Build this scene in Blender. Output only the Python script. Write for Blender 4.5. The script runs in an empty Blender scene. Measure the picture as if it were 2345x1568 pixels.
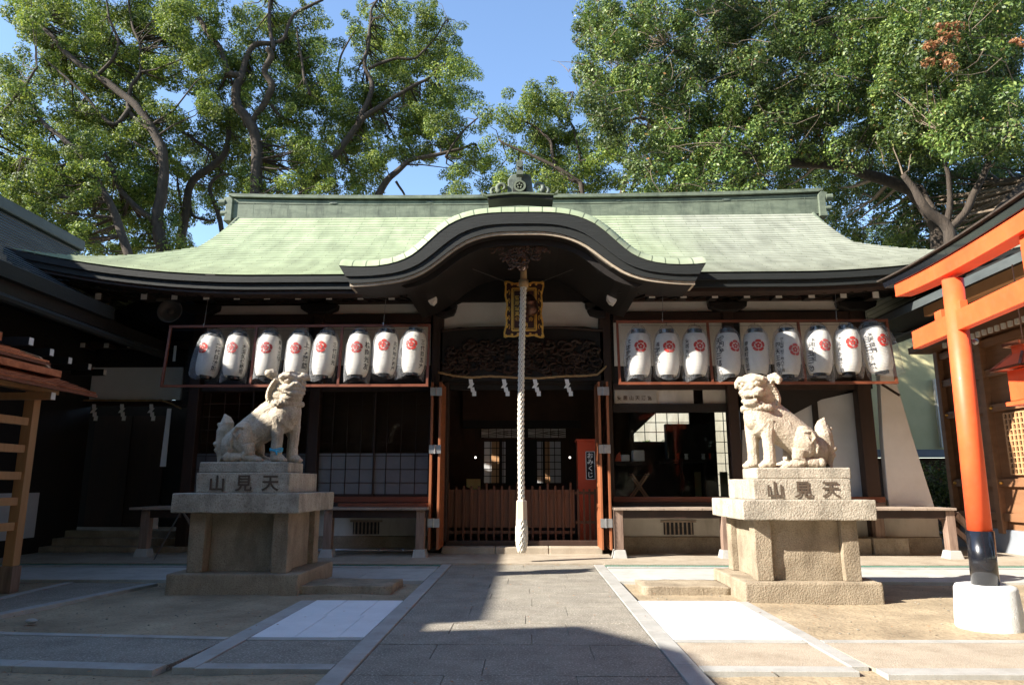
import bpy, bmesh, math, random
import numpy as np
from mathutils import Vector, Matrix, noise
sc = bpy.context.scene
PI = math.pi
# ------------------------------------------------------------------ camera
F = 1612.0; CX, CY = 1172.5, 784.0; EYE = 1.45          # photo read at 2345 x 1568
PITCH = math.atan(321 / F); YAW = math.atan((1209 - CX) / F * math.cos(PITCH))
cam = bpy.data.cameras.new("camera"); cam_o = bpy.data.objects.new("camera", cam)
sc.collection.objects.link(cam_o); sc.camera = cam_o
cam.sensor_width = 36; cam.lens = 36 * F / 2345; cam.clip_end = 2000; cam.clip_start = 0.05
cam_o.location = (0, 0, EYE); cam_o.rotation_euler = (PI / 2 + PITCH, 0, YAW)
# ------------------------------------------------------------------ light
SUN_EL = math.radians(32); SX, SY = -0.92, -0.39
world = bpy.data.worlds.new("World"); sc.world = world; world.use_nodes = True
nt = world.node_tree; bg = nt.nodes['Background']; sky = nt.nodes.new('ShaderNodeTexSky')
sky.sky_type = 'NISHITA'; sky.sun_disc = False; sky.sun_elevation = SUN_EL
sky.sun_rotation = math.atan2(SX, SY); sky.air_density = 1.0; sky.dust_density = 0.25; sky.ozone_density = 2.5
nt.links.new(sky.outputs[0], bg.inputs[0]); bg.inputs[1].default_value = 0.112
sun = bpy.data.lights.new("sun", 'SUN'); sun_o = bpy.data.objects.new("sun", sun); sc.collection.objects.link(sun_o)
sun.energy = 5.0; sun.angle = math.radians(0.53); sun.color = (1, 0.93, 0.82)
_n = math.hypot(SX, SY)
sun_dir = Vector((SX / _n * math.cos(SUN_EL), SY / _n * math.cos(SUN_EL), math.sin(SUN_EL)))
sun_o.rotation_euler = sun_dir.to_track_quat('Z', 'Y').to_euler(); sun_o.location = (-20, -10, 20)
sc.view_settings.view_transform = 'Standard'; sc.view_settings.look = 'None'
sc.view_settings.exposure = 1.65; sc.view_settings.gamma = 1
sc.cycles.max_bounces = 8; sc.cycles.transparent_max_bounces = 16
# ------------------------------------------------------------------ pixel helpers (photo pixel -> real point at a known distance)
def _ray(u, v):
    x = (u - CX) / F; y = -(v - CY) / F
    cp, sp = math.cos(PITCH), math.sin(PITCH); d = (x, cp - y * sp, sp + y * cp)
    c, s = math.cos(YAW), math.sin(YAW); return (d[0] * c - d[1] * s, d[0] * s + d[1] * c, d[2])
def P(u, v, Y):
    d = _ray(u, v); t = Y / d[1]; return Vector((d[0] * t, Y, EYE + d[2] * t))
def G(u, v, z=0.0):
    d = _ray(u, v); t = (z - EYE) / d[2]; return Vector((d[0] * t, d[1] * t, z))
def XX(u, Y, v=1105): return P(u, v, Y).x
def ZZ(v, Y, u=1172): return P(u, v, Y).z
# ------------------------------------------------------------------ materials
def lin(r, g, b): return tuple(((c / 255) / 12.92 if c / 255 <= .04045 else ((c / 255 + .055) / 1.055) ** 2.4) for c in (r, g, b))
def mat(name, c1, c2=None, rough=.75, scale=6, detail=6, bump=.15, bscale=None, metal=0, stretch=(1, 1, 1), spec=.4, contrast=.25, coords='Object', fine=None, lo=.5, coat=0, stain=None):
    m = bpy.data.materials.new(name); m.use_nodes = True; n = m.node_tree; b = n.nodes['Principled BSDF']
    b.inputs['Roughness'].default_value = rough; b.inputs['Metallic'].default_value = metal
    b.inputs['Specular IOR Level'].default_value = spec; b.inputs['Coat Weight'].default_value = coat
    tc = n.nodes.new('ShaderNodeTexCoord'); mp = n.nodes.new('ShaderNodeMapping'); mp.inputs['Scale'].default_value = stretch
    n.links.new(tc.outputs[coords], mp.inputs[0])
    nz = n.nodes.new('ShaderNodeTexNoise'); nz.inputs['Scale'].default_value = scale; nz.inputs['Detail'].default_value = detail; nz.inputs['Roughness'].default_value = .65
    n.links.new(mp.outputs[0], nz.inputs['Vector'])
    cr = n.nodes.new('ShaderNodeValToRGB'); cr.color_ramp.elements[0].position = lo - contrast; cr.color_ramp.elements[1].position = lo + contrast
    cr.color_ramp.elements[0].color = (*c1, 1); cr.color_ramp.elements[1].color = (*(c2 or c1), 1)
    n.links.new(nz.outputs['Fac'], cr.inputs[0]); col = cr.outputs[0]
    if fine:                                     # speckle: (scale, strength, colour)
        n2 = n.nodes.new('ShaderNodeTexNoise'); n2.inputs['Scale'].default_value = fine[0]; n2.inputs['Detail'].default_value = 2
        n.links.new(mp.outputs[0], n2.inputs['Vector'])
        r2 = n.nodes.new('ShaderNodeValToRGB'); r2.color_ramp.elements[0].position = .52; r2.color_ramp.elements[1].position = .66
        n.links.new(n2.outputs['Fac'], r2.inputs[0])
        ml = n.nodes.new('ShaderNodeMath'); ml.operation = 'MULTIPLY'; ml.inputs[1].default_value = fine[1]; n.links.new(r2.outputs[0], ml.inputs[0])
        mx = n.nodes.new('ShaderNodeMix'); mx.data_type = 'RGBA'; n.links.new(ml.outputs[0], mx.inputs[0]); n.links.new(col, mx.inputs[6]); mx.inputs[7].default_value = (*fine[2], 1); col = mx.outputs[2]
    if stain:                                    # weather stains running down: (strength, colour)
        m3 = n.nodes.new('ShaderNodeMapping'); m3.inputs['Scale'].default_value = (2.2, 2.2, .7); n.links.new(tc.outputs[coords], m3.inputs[0])
        n3 = n.nodes.new('ShaderNodeTexNoise'); n3.inputs['Scale'].default_value = 1.3; n3.inputs['Detail'].default_value = 9; n3.inputs['Roughness'].default_value = .7; n.links.new(m3.outputs[0], n3.inputs['Vector'])
        r3 = n.nodes.new('ShaderNodeMapRange'); r3.inputs['From Min'].default_value = .48; r3.inputs['From Max'].default_value = .66; r3.inputs['To Max'].default_value = stain[0]; n.links.new(n3.outputs[0], r3.inputs[0])
        mx = n.nodes.new('ShaderNodeMix'); mx.data_type = 'RGBA'; n.links.new(r3.outputs[0], mx.inputs[0]); n.links.new(col, mx.inputs[6]); mx.inputs[7].default_value = (*stain[1], 1); col = mx.outputs[2]
    n.links.new(col, b.inputs['Base Color'])
    if bump:
        nb = n.nodes.new('ShaderNodeTexNoise'); nb.inputs['Scale'].default_value = bscale or scale * 6; nb.inputs['Detail'].default_value = 5
        n.links.new(mp.outputs[0], nb.inputs['Vector'])
        bp = n.nodes.new('ShaderNodeBump'); bp.inputs['Strength'].default_value = bump; bp.inputs['Distance'].default_value = .02
        n.links.new(nb.outputs['Fac'], bp.inputs['Height']); n.links.new(bp.outputs[0], b.inputs['Normal'])
    return m
darkwood = mat('dark_stained_wood', (.018, .010, .007), (.045, .022, .014), .55, 3, stretch=(1, 1, .25), bump=.2, bscale=30)
blackwood = mat('black_aged_wood', (.007, .0055, .005), (.017, .013, .011), .6, 3, bump=.2)
redwood = mat('red_brown_wood', (.20, .065, .025), (.34, .12, .05), .5, 5, stretch=(3, 3, .3), bump=.15, bscale=40)
redwood_h = mat('red_brown_rail_wood', (.13, .035, .016), (.22, .065, .03), .5, 5, stretch=(.3, 3, 3), bump=.15, bscale=40)
greywood = mat('weathered_grey_wood', (.22, .16, .12), (.42, .34, .27), .8, 5, stretch=(.3, 3, 3), bump=.3, bscale=40, stain=(.4, (.14, .10, .08)))
postwood = mat('weathered_post_wood', (.12, .075, .055), (.30, .21, .16), .8, 5, stretch=(3, 3, .3), bump=.3, bscale=40)
newwood = mat('new_cypress_wood', (.38, .20, .085), (.50, .28, .13), .6, 4, stretch=(4, 4, .4), bump=.1, bscale=30)
tanwood = mat('tan_shrine_wood', (.19, .09, .042), (.28, .14, .07), .6, 3, stretch=(2, .4, 3), bump=.1, bscale=30)
plaster = mat('white_plaster', (.60, .57, .52), (.72, .70, .66), .85, 2, bump=.05)
plaster_old = mat('stained_plaster', (.42, .38, .32), (.66, .62, .56), .85, 1.2, stretch=(1, 1, .4), bump=.08, stain=(.5, (.30, .26, .20)))
copper_new = mat('bright_copper', (.17, .05, .03), (.34, .13, .07), .3, 8, metal=.85, bump=.3, bscale=12)
fascia = mat('black_green_eave_copper', (.007, .008, .008), (.017, .020, .019), .75, 5, stretch=(.3, 1, 8), bump=.35, bscale=14)
ridge_m = mat('ridge_copper', (.075, .095, .07), (.185, .215, .155), .65, 2.5, stretch=(.8, 1, 3), bump=.1, spec=.3, stain=(.6, (.04, .05, .04)))
orn_m = mat('ornament_copper', (.045, .055, .05), (.15, .18, .145), .6, 7, bump=.2)
lamp_white = mat('rafter_end_white', (.62, .6, .55), (.75, .73, .68), .7, 9, bump=0)
granite = mat('pale_granite', (.29, .285, .265), (.42, .415, .39), .7, 3, bump=.15, bscale=120, fine=(160, .5, (.22, .22, .21)), coords='Object', stain=(.35, (.18, .16, .13)))
granite_w = mat('white_granite', (.66, .68, .70), (.78, .79, .80), .6, 2.5, bump=.1, bscale=120, fine=(150, .35, (.45, .47, .49)), stain=(.22, (.5, .5, .48)))
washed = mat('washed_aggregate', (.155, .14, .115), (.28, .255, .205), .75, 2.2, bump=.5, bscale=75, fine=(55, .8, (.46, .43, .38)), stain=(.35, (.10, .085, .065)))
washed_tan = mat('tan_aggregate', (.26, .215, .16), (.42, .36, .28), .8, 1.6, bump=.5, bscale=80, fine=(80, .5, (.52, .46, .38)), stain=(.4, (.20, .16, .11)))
soil = mat('sandy_soil', (.19, .148, .095), (.42, .335, .22), .95, 1.1, detail=12, bump=.9, bscale=14, fine=(38, .55, (.16, .12, .075)), contrast=.2)
slab_m = mat('worn_concrete', (.36, .36, .335), (.47, .47, .44), .8, 1.3, bump=.12, bscale=90, fine=(120, .35, (.3, .3, .28)), stain=(.4, (.22, .20, .17)))
stone = mat('rough_granite', (.27, .24, .19), (.52, .47, .38), .85, 4, detail=10, bump=.6, bscale=45, fine=(60, .6, (.17, .13, .09)), stain=(.6, (.11, .10, .08)))
stone_d = mat('brown_granite', (.20, .16, .11), (.40, .335, .245), .85, 3, detail=10, bump=.6, bscale=45, fine=(70, .5, (.14, .09, .05)), stain=(.5, (.10, .075, .05)))
statue_m = mat('statue_stone', (.34, .28, .20), (.62, .54, .43), .85, 7, detail=10, bump=.8, bscale=60, fine=(55, .45, (.22, .17, .12)), stain=(.5, (.16, .13, .10)))
cut_shade = mat('engraved_shadow', (.07, .05, .035), (.11, .08, .055), .9, 20, bump=.2)  # flat dark colour stands in for shade in the cut strokes
black_ink = mat('black_ink', (.012, .012, .016), None, .6, bump=0)
verm = mat('vermilion_lacquer', (.74, .085, .026), (.88, .125, .036), .5, 1.6, detail=9, bump=.06, spec=.35, coat=.05, contrast=.2, fine=(14, .12, (.55, .16, .09)))
blacklac = mat('black_lacquer', (.008, .009, .013), None, .22, bump=.02, spec=.5, coat=.4)
redbox = mat('red_painted_box', (.58, .075, .03), (.66, .09, .035), .45, 3, bump=.02)
gold = mat('gilt_wood', (.65, .33, .055), (.85, .50, .12), .35, 25, metal=.55, bump=.3, bscale=60)
plaque_m = mat('plaque_lacquer', (.05, .016, .012), None, .4, bump=.05)
rope_m = mat('bleached_rope', (.62, .57, .47), (.80, .76, .68), .85, 40, bump=.5, bscale=160)
straw = mat('straw_rope', (.30, .19, .09), (.44, .30, .15), .9, 40, bump=.5, bscale=160)
paper = mat('white_paper', (.80, .80, .80), (.85, .85, .85), .7, 5, bump=0)
steel = mat('brushed_steel', (.35, .35, .36), (.5, .5, .51), .35, 12, metal=.8, bump=.05)
bronze = mat('bronze', (.06, .03, .022), (.13, .07, .05), .35, 15, metal=.8, bump=.15)
horn_m = mat('grey_horn', (.10, .095, .09), (.14, .13, .12), .5, 5, bump=0)
shoji = mat('frosted_glass', (.14, .15, .16), (.19, .20, .21), .5, 2, bump=0)
ochre = mat('cream_plaster', (.68, .62, .32), (.8, .73, .42), .85, 2, bump=.05)
bark = mat('camphor_bark', (.02, .015, .012), (.075, .057, .042), .9, 5, stretch=(2, 2, .5), detail=10, bump=1, bscale=22)
bark2 = mat('pale_bark', (.08, .06, .045), (.22, .17, .12), .9, 5, stretch=(2, 2, .5), detail=10, bump=1, bscale=22)
blue_m = mat('blue_ribbon', (.03, .30, .50), (.05, .4, .6), .6, 10, bump=.1)
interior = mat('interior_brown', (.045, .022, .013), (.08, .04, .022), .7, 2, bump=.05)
orange_wood = mat('amber_wood', (.42, .22, .10), (.5, .28, .14), .6, 3, bump=.05)
tar = mat('grey_roof_tiles', (.035, .042, .045), (.085, .098, .098), .6, 2, stretch=(1, .4, 1), bump=.2, bscale=12)
blue_base = mat('grey_blue_base', (.20, .22, .25), (.26, .28, .31), .8, 3, bump=.05)
towel = mat('white_cloth', (.6, .6, .62), (.75, .75, .76), .9, 4, bump=.4, bscale=12)
yellow_board = mat('yellow_board', (.72, .55, .20), (.8, .62, .26), .7, 3, bump=0)
def glass_mat(name, tint=(.9, .93, .92), refl=.5):
    m = bpy.data.materials.new(name); m.use_nodes = True; n = m.node_tree; n.nodes.remove(n.nodes['Principled BSDF']); out = n.nodes['Material Output']
    t = n.nodes.new('ShaderNodeBsdfTransparent'); t.inputs[0].default_value = (*tint, 1)
    g = n.nodes.new('ShaderNodeBsdfGlossy'); g.inputs['Roughness'].default_value = .03
    f = n.nodes.new('ShaderNodeFresnel'); f.inputs[0].default_value = 1.5
    nz = n.nodes.new('ShaderNodeTexNoise'); nz.inputs['Scale'].default_value = .8; bp = n.nodes.new('ShaderNodeBump'); bp.inputs['Strength'].default_value = .04
    n.links.new(nz.outputs[0], bp.inputs['Height']); n.links.new(bp.outputs[0], g.inputs['Normal'])
    mx = n.nodes.new('ShaderNodeMixShader'); mu = n.nodes.new('ShaderNodeMath'); mu.operation = 'MULTIPLY_ADD'; mu.inputs[1].default_value = refl * 2; mu.inputs[2].default_value = 0
    n.links.new(f.outputs[0], mu.inputs[0]); n.links.new(mu.outputs[0], mx.inputs[0]); n.links.new(t.outputs[0], mx.inputs[1]); n.links.new(g.outputs[0], mx.inputs[2]); n.links.new(mx.outputs[0], out.inputs[0]); return m
glass = glass_mat('window_glass', refl=.07)
def bag_mat():
    m = bpy.data.materials.new('clear_plastic'); m.use_nodes = True; n = m.node_tree; n.nodes.remove(n.nodes['Principled BSDF']); out = n.nodes['Material Output']
    t = n.nodes.new('ShaderNodeBsdfTransparent'); t.inputs[0].default_value = (.97, .97, .98, 1)
    p = n.nodes.new('ShaderNodeBsdfPrincipled'); p.inputs['Base Color'].default_value = (.75, .77, .8, 1); p.inputs['Roughness'].default_value = .16; p.inputs['Specular IOR Level'].default_value = .8
    tc = n.nodes.new('ShaderNodeTexCoord'); nz = n.nodes.new('ShaderNodeTexNoise'); nz.inputs['Scale'].default_value = 9; nz.inputs['Detail'].default_value = 5; nz.inputs['Distortion'].default_value = 1.5
    n.links.new(tc.outputs['Object'], nz.inputs['Vector']); bp = n.nodes.new('ShaderNodeBump'); bp.inputs['Strength'].default_value = .8; bp.inputs['Distance'].default_value = .03
    n.links.new(nz.outputs[0], bp.inputs['Height']); n.links.new(bp.outputs[0], p.inputs['Normal'])
    lw = n.nodes.new('ShaderNodeLayerWeight'); lw.inputs[0].default_value = .35; n.links.new(bp.outputs[0], lw.inputs['Normal'])
    mu = n.nodes.new('ShaderNodeMath'); mu.operation = 'MULTIPLY_ADD'; mu.inputs[1].default_value = .30; mu.inputs[2].default_value = .035; n.links.new(lw.outputs['Facing'], mu.inputs[0])
    mx = n.nodes.new('ShaderNodeMixShader'); n.links.new(mu.outputs[0], mx.inputs[0]); n.links.new(t.outputs[0], mx.inputs[1]); n.links.new(p.outputs[0], mx.inputs[2]); n.links.new(mx.outputs[0], out.inputs[0]); return m
bag_m = bag_mat()
def lantern_mat():
    m = mat('lantern_paper', (.66, .635, .58), (.76, .74, .68), .7, 6, bump=0); n = m.node_tree; b = n.nodes['Principled BSDF']
    tc = n.nodes.new('ShaderNodeTexCoord'); w = n.nodes.new('ShaderNodeTexWave'); w.bands_direction = 'Z'; w.inputs['Scale'].default_value = 13; w.inputs['Distortion'].default_value = .3
    n.links.new(tc.outputs['Object'], w.inputs['Vector']); bp = n.nodes.new('ShaderNodeBump'); bp.inputs['Strength'].default_value = .35; bp.inputs['Distance'].default_value = .01
    n.links.new(w.outputs['Fac'], bp.inputs['Height']); n.links.new(bp.outputs[0], b.inputs['Normal'])
    tr = n.nodes.new('ShaderNodeBsdfTranslucent'); tr.inputs[0].default_value = (.8, .74, .6, 1); mx = n.nodes.new('ShaderNodeMixShader'); mx.inputs[0].default_value = .25
    n.links.new(b.outputs[0], mx.inputs[1]); n.links.new(tr.outputs[0], mx.inputs[2]); n.links.new(mx.outputs[0], n.nodes['Material Output'].inputs[0]); return m
lantern_m = lantern_mat()
crest_m = mat('red_crest_ink', (.38, .028, .022), (.46, .038, .03), .7, 10, bump=0)
def leaf_mat(name, a, b_, c, trans=.35, rough=.45, var=None, vs=.6, vr=(.7, 1.3)):
    m = bpy.data.materials.new(name); m.use_nodes = True; n = m.node_tree; p = n.nodes['Principled BSDF']; p.inputs['Roughness'].default_value = rough; p.inputs['Specular IOR Level'].default_value = .45
    g = n.nodes.new('ShaderNodeNewGeometry'); r = n.nodes.new('ShaderNodeValToRGB'); e = r.color_ramp.elements
    e[0].color = (*a, 1); e[1].color = (*c, 1); x = e.new(.5); x.color = (*b_, 1)
    if var: x = e.new(.985); x.color = (*c, 1); e[-1].color = (*var, 1)
    n.links.new(g.outputs['Random Per Island'], r.inputs[0]); 
    tc = n.nodes.new('ShaderNodeTexCoord'); nz = n.nodes.new('ShaderNodeTexNoise'); nz.inputs['Scale'].default_value = vs; n.links.new(tc.outputs['Object'], nz.inputs['Vector'])
    hs = n.nodes.new('ShaderNodeHueSaturation'); mr = n.nodes.new('ShaderNodeMapRange'); mr.inputs['From Min'].default_value = .35; mr.inputs['From Max'].default_value = .65; mr.inputs['To Min'].default_value = vr[0]; mr.inputs['To Max'].default_value = vr[1]
    n.links.new(nz.outputs[0], mr.inputs[0]); n.links.new(mr.outputs[0], hs.inputs['Value']); n.links.new(r.outputs[0], hs.inputs['Color'])
    n.links.new(hs.outputs[0], p.inputs['Base Color']); tr = n.nodes.new('ShaderNodeBsdfTranslucent')
    h2 = n.nodes.new('ShaderNodeHueSaturation'); h2.inputs['Value'].default_value = 1.5; h2.inputs['Hue'].default_value = .485; n.links.new(hs.outputs[0], h2.inputs['Color']); n.links.new(h2.outputs[0], tr.inputs[0])
    mx = n.nodes.new('ShaderNodeMixShader'); mx.inputs[0].default_value = trans; n.links.new(p.outputs[0], mx.inputs[1]); n.links.new(tr.outputs[0], mx.inputs[2]); n.links.new(mx.outputs[0], n.nodes['Material Output'].inputs[0]); return m
leaf_a = leaf_mat('camphor_leaf', (.028, .06, .010), (.08, .135, .018), (.23, .28, .045), .34, .6)
leaf_b = leaf_mat('evergreen_leaf', (.02, .045, .010), (.06, .11, .02), (.20, .255, .06), .28, .5, (.3, .13, .04), .4, (.55, 1.5))
leaf_rust = leaf_mat('withered_leaf', (.22, .10, .04), (.32, .15, .06), (.42, .24, .12))
picketwood = mat('aged_picket_wood', (.075, .03, .016), (.15, .06, .03), .6, 5, stretch=(3, 3, .3), bump=.15)
shaded_plaster = mat('shaded_plaster', (.42, .43, .44), (.54, .55, .56), .85, 1.5, bump=.05)  # white plaster darkened in its colour to stand in for shade
shoji_d = mat('dark_pane', (.07, .07, .075), (.11, .11, .115), .5, 2, bump=0)
def roof_mat(nm='patina_copper_shingles', line=.80):
    m = bpy.data.materials.new(nm); m.use_nodes = True; n = m.node_tree; b = n.nodes['Principled BSDF']; b.inputs['Roughness'].default_value = .55; b.inputs['Specular IOR Level'].default_value = .35
    uv = n.nodes.new('ShaderNodeUVMap'); br = n.nodes.new('ShaderNodeTexBrick'); n.links.new(uv.outputs[0], br.inputs['Vector'])
    br.inputs['Scale'].default_value = 1; br.inputs['Brick Width'].default_value = .85; br.inputs['Row Height'].default_value = .14; br.offset = .37; br.offset_frequency = 2; br.inputs['Mortar Size'].default_value = .005; br.inputs['Mortar Smooth'].default_value = .3; br.inputs['Bias'].default_value = 0
    tc = n.nodes.new('ShaderNodeTexCoord'); sx = n.nodes.new('ShaderNodeSeparateXYZ'); n.links.new(tc.outputs['Object'], sx.inputs[0])
    nz = n.nodes.new('ShaderNodeTexNoise'); nz.inputs['Scale'].default_value = .35; nz.inputs['Detail'].default_value = 6; n.links.new(tc.outputs['Object'], nz.inputs['Vector'])
    ad = n.nodes.new('ShaderNodeMath'); ad.operation = 'MULTIPLY_ADD'; ad.inputs[1].default_value = 4; n.links.new(nz.outputs[0], ad.inputs[0]); n.links.new(sx.outputs[0], ad.inputs[2])
    mr = n.nodes.new('ShaderNodeMapRange'); mr.inputs['From Min'].default_value = 3.2; mr.inputs['From Max'].default_value = 7.2; mr.interpolation_type = 'SMOOTHSTEP'; n.links.new(ad.outputs[0], mr.inputs[0])
    g1 = n.nodes.new('ShaderNodeMix'); g1.data_type = 'RGBA'; g1.inputs[6].default_value = (.32, .375, .235, 1); g1.inputs[7].default_value = (.31, .325, .265, 1); n.links.new(mr.outputs[0], g1.inputs[0])
    n3 = n.nodes.new('ShaderNodeTexNoise'); n3.inputs['Scale'].default_value = 2.2; n3.inputs['Detail'].default_value = 8; mp = n.nodes.new('ShaderNodeMapping'); mp.inputs['Scale'].default_value = (1.4, .5, .5); n.links.new(tc.outputs['Object'], mp.inputs[0]); n.links.new(mp.outputs[0], n3.inputs['Vector'])
    hs = n.nodes.new('ShaderNodeHueSaturation'); m3 = n.nodes.new('ShaderNodeMapRange'); m3.inputs['From Min'].default_value = .3; m3.inputs['From Max'].default_value = .7; m3.inputs['To Min'].default_value = .78; m3.inputs['To Max'].default_value = 1.2; n.links.new(n3.outputs[0], m3.inputs[0]); n.links.new(m3.outputs[0], hs.inputs['Value']); n.links.new(g1.outputs[2], hs.inputs['Color'])
    h2 = n.nodes.new('ShaderNodeHueSaturation'); n.links.new(hs.outputs[0], h2.inputs['Color']); h2.inputs['Value'].default_value = .84
    n.links.new(hs.outputs[0], br.inputs['Color1']); n.links.new(h2.outputs[0], br.inputs['Color2']); br.inputs['Mortar'].default_value = (.10, .12, .08, 1)
    sy = n.nodes.new('ShaderNodeSeparateXYZ'); n.links.new(uv.outputs[0], sy.inputs[0])
    def mth(op, a, v): q = n.nodes.new('ShaderNodeMath'); q.operation = op; n.links.new(a, q.inputs[0]); q.inputs[1].default_value = v; return q.outputs[0]
    fr = mth('FRACT', mth('DIVIDE', sy.outputs[1], .14), 0); gt = mth('MULTIPLY', mth('GREATER_THAN', fr, line), .72)
    mx = n.nodes.new('ShaderNodeMix'); mx.data_type = 'RGBA'; n.links.new(gt, mx.inputs[0]); n.links.new(br.outputs['Color'], mx.inputs[6]); mx.inputs[7].default_value = (.06, .075, .045, 1)
    n.links.new(mx.outputs[2], b.inputs['Base Color'])
    return m
roof_m = roof_mat(); roof_m2 = roof_mat('patina_copper_edge', .94)
# ------------------------------------------------------------------ mesh builder
class MB:
    def __init__(s): s.v = []; s.f = []; s.uv = None
    def add(s, vs, fs):
        o = len(s.v); s.v += [tuple(p) for p in vs]; s.f += [tuple(i + o for i in f) for f in fs]; return s
    def box(s, x0, x1, y0, y1, z0, z1):
        return s.add([(x0, y0, z0), (x1, y0, z0), (x1, y1, z0), (x0, y1, z0), (x0, y0, z1), (x1, y0, z1), (x1, y1, z1), (x0, y1, z1)],
                     [(0, 3, 2, 1), (4, 5, 6, 7), (0, 1, 5, 4), (1, 2, 6, 5), (2, 3, 7, 6), (3, 0, 4, 7)])
    def bar(s, a, b, w, h, up=(0, 0, 1)):
        a, b = Vector(a), Vector(b); d = (b - a).normalized(); up = Vector(up)
        if abs(d.dot(up)) > .98: up = Vector((0, 1, 0))
        r = d.cross(up).normalized(); u = r.cross(d)
        q = [a + r * i * w / 2 + u * j * h / 2 for i, j in ((-1, -1), (1, -1), (1, 1), (-1, 1))] + [b + r * i * w / 2 + u * j * h / 2 for i, j in ((-1, -1), (1, -1), (1, 1), (-1, 1))]
        return s.add(q, [(0, 1, 2, 3), (7, 6, 5, 4), (0, 4, 5, 1), (1, 5, 6, 2), (2, 6, 7, 3), (3, 7, 4, 0)])
    def tube(s, pts, rad, n=8, cap=True):
        pts = [Vector(p) for p in pts]; rad = rad if isinstance(rad, (list, tuple)) else [rad] * len(pts); o = len(s.v); prev = None
        for i, p in enumerate(pts):
            d = (pts[min(i + 1, len(pts) - 1)] - pts[max(i - 1, 0)]).normalized()
            if prev is None: r = d.orthogonal().normalized()
            else: r = (prev - d * prev.dot(d)).normalized()
            prev = r; u = d.cross(r)
            for k in range(n): a = 2 * PI * k / n; s.v.append(tuple(p + (r * math.cos(a) + u * math.sin(a)) * rad[i]))
        for i in range(len(pts) - 1):
            for k in range(n): s.f.append((o + i * n + k, o + i * n + (k + 1) % n, o + (i + 1) * n + (k + 1) % n, o + (i + 1) * n + k))
        if cap: s.f.append(tuple(o + k for k in range(n))[::-1]); e = o + (len(pts) - 1) * n; s.f.append(tuple(e + k for k in range(n)))
        return s
    def lathe(s, prof, c=(0, 0, 0), n=24, cap=True):
        o = len(s.v); c = Vector(c)
        for r, z in prof:
            for k in range(n): a = 2 * PI * k / n; s.v.append((c.x + r * math.cos(a), c.y + r * math.sin(a), c.z + z))
        for i in range(len(prof) - 1):
            for k in range(n): s.f.append((o + i * n + k, o + i * n + (k + 1) % n, o + (i + 1) * n + (k + 1) % n, o + (i + 1) * n + k))
        if cap: s.f.append(tuple(o + k for k in range(n))[::-1]); e = o + (len(prof) - 1) * n; s.f.append(tuple(e + k for k in range(n)))
        return s
    def prism(s, poly, y0, y1):            # poly in (x, z), thickness along y
        n = len(poly); return s.add([(x, y0, z) for x, z in poly] + [(x, y1, z) for x, z in poly],
                     [tuple(range(n)), tuple(range(2 * n - 1, n - 1, -1))] + [(i + n, (i + 1) % n + n, (i + 1) % n, i)[::1] for i in range(n)])
    def flat(s, poly, z0, z1):             # poly in (x, y), thickness along z
        n = len(poly); return s.add([(x, y, z0) for x, y in poly] + [(x, y, z1) for x, y in poly],
                     [tuple(range(n))[::-1], tuple(range(n, 2 * n))] + [(i, (i + 1) % n, (i + 1) % n + n, i + n) for i in range(n)])
    def ell(s, c, r, seg=16, rings=10, rot=None):
        o = len(s.v); c = Vector(c); r = (r, r, r) if not isinstance(r, (tuple, list)) else r
        R = rot or Matrix.Identity(3)
        for i in range(1, rings):
            t = PI * i / rings
            for k in range(seg): a = 2 * PI * k / seg; s.v.append(tuple(c + R @ Vector((r[0] * math.sin(t) * math.cos(a), r[1] * math.sin(t) * math.sin(a), r[2] * math.cos(t)))))
        s.v.append(tuple(c + R @ Vector((0, 0, r[2])))); s.v.append(tuple(c + R @ Vector((0, 0, -r[2])))); T = len(s.v) - 2
        for i in range(rings - 2):
            for k in range(seg): s.f.append((o + i * seg + k, o + (i + 1) * seg + k, o + (i + 1) * seg + (k + 1) % seg, o + i * seg + (k + 1) % seg))
        for k in range(seg): s.f.append((T, o + k, o + (k + 1) % seg)); e = o + (rings - 2) * seg; s.f.append((T + 1, e + (k + 1) % seg, e + k))
        return s
    def mesh(s, name):
        me = bpy.data.meshes.new(name); me.from_pydata(s.v, [], s.f); me.update(); return me
    def build(s, name, m, parent=None, smooth=False, bevel=0, loc=None, fix=True, local=False):
        me = s.mesh(name); me.materials.append(m)
        if fix:
            bm = bmesh.new(); bm.from_mesh(me); bmesh.ops.recalc_face_normals(bm, faces=bm.faces); bm.to_mesh(me); bm.free()
        if smooth: me.polygons.foreach_set('use_smooth', [True] * len(me.polygons))
        o = bpy.data.objects.new(name, me); sc.collection.objects.link(o)
        if parent:
            o.parent = parent
            if not local: o.matrix_parent_inverse = parent.matrix_world.inverted()
        if loc: o.location = loc
        if bevel:
            b = o.modifiers.new('bevel', 'BEVEL'); b.width = bevel; b.segments = 2; b.limit_method = 'ANGLE'; b.angle_limit = math.radians(40)
        return o
def tag(o, label=None, cat=None, group=None, kind=None):
    if label: o['label'] = label
    if cat: o['category'] = cat
    if group: o['group'] = group
    if kind: o['kind'] = kind
    return o
def empty(name, loc, label, cat, group=None, rz=0):
    o = bpy.data.objects.new(name, None); sc.collection.objects.link(o); o.location = loc; o.rotation_euler = (0, 0, rz); o.empty_display_size = .2
    bpy.context.view_layer.update(); return tag(o, label, cat, group)
def kids(o): return [c for c in bpy.data.objects if c.parent == o]
def copy_tree(o, parent=None):
    c = o.copy(); sc.collection.objects.link(c)
    if parent: c.parent = parent
    for ch in kids(o): copy_tree(ch, c)
    return c
_txt = {}
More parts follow.
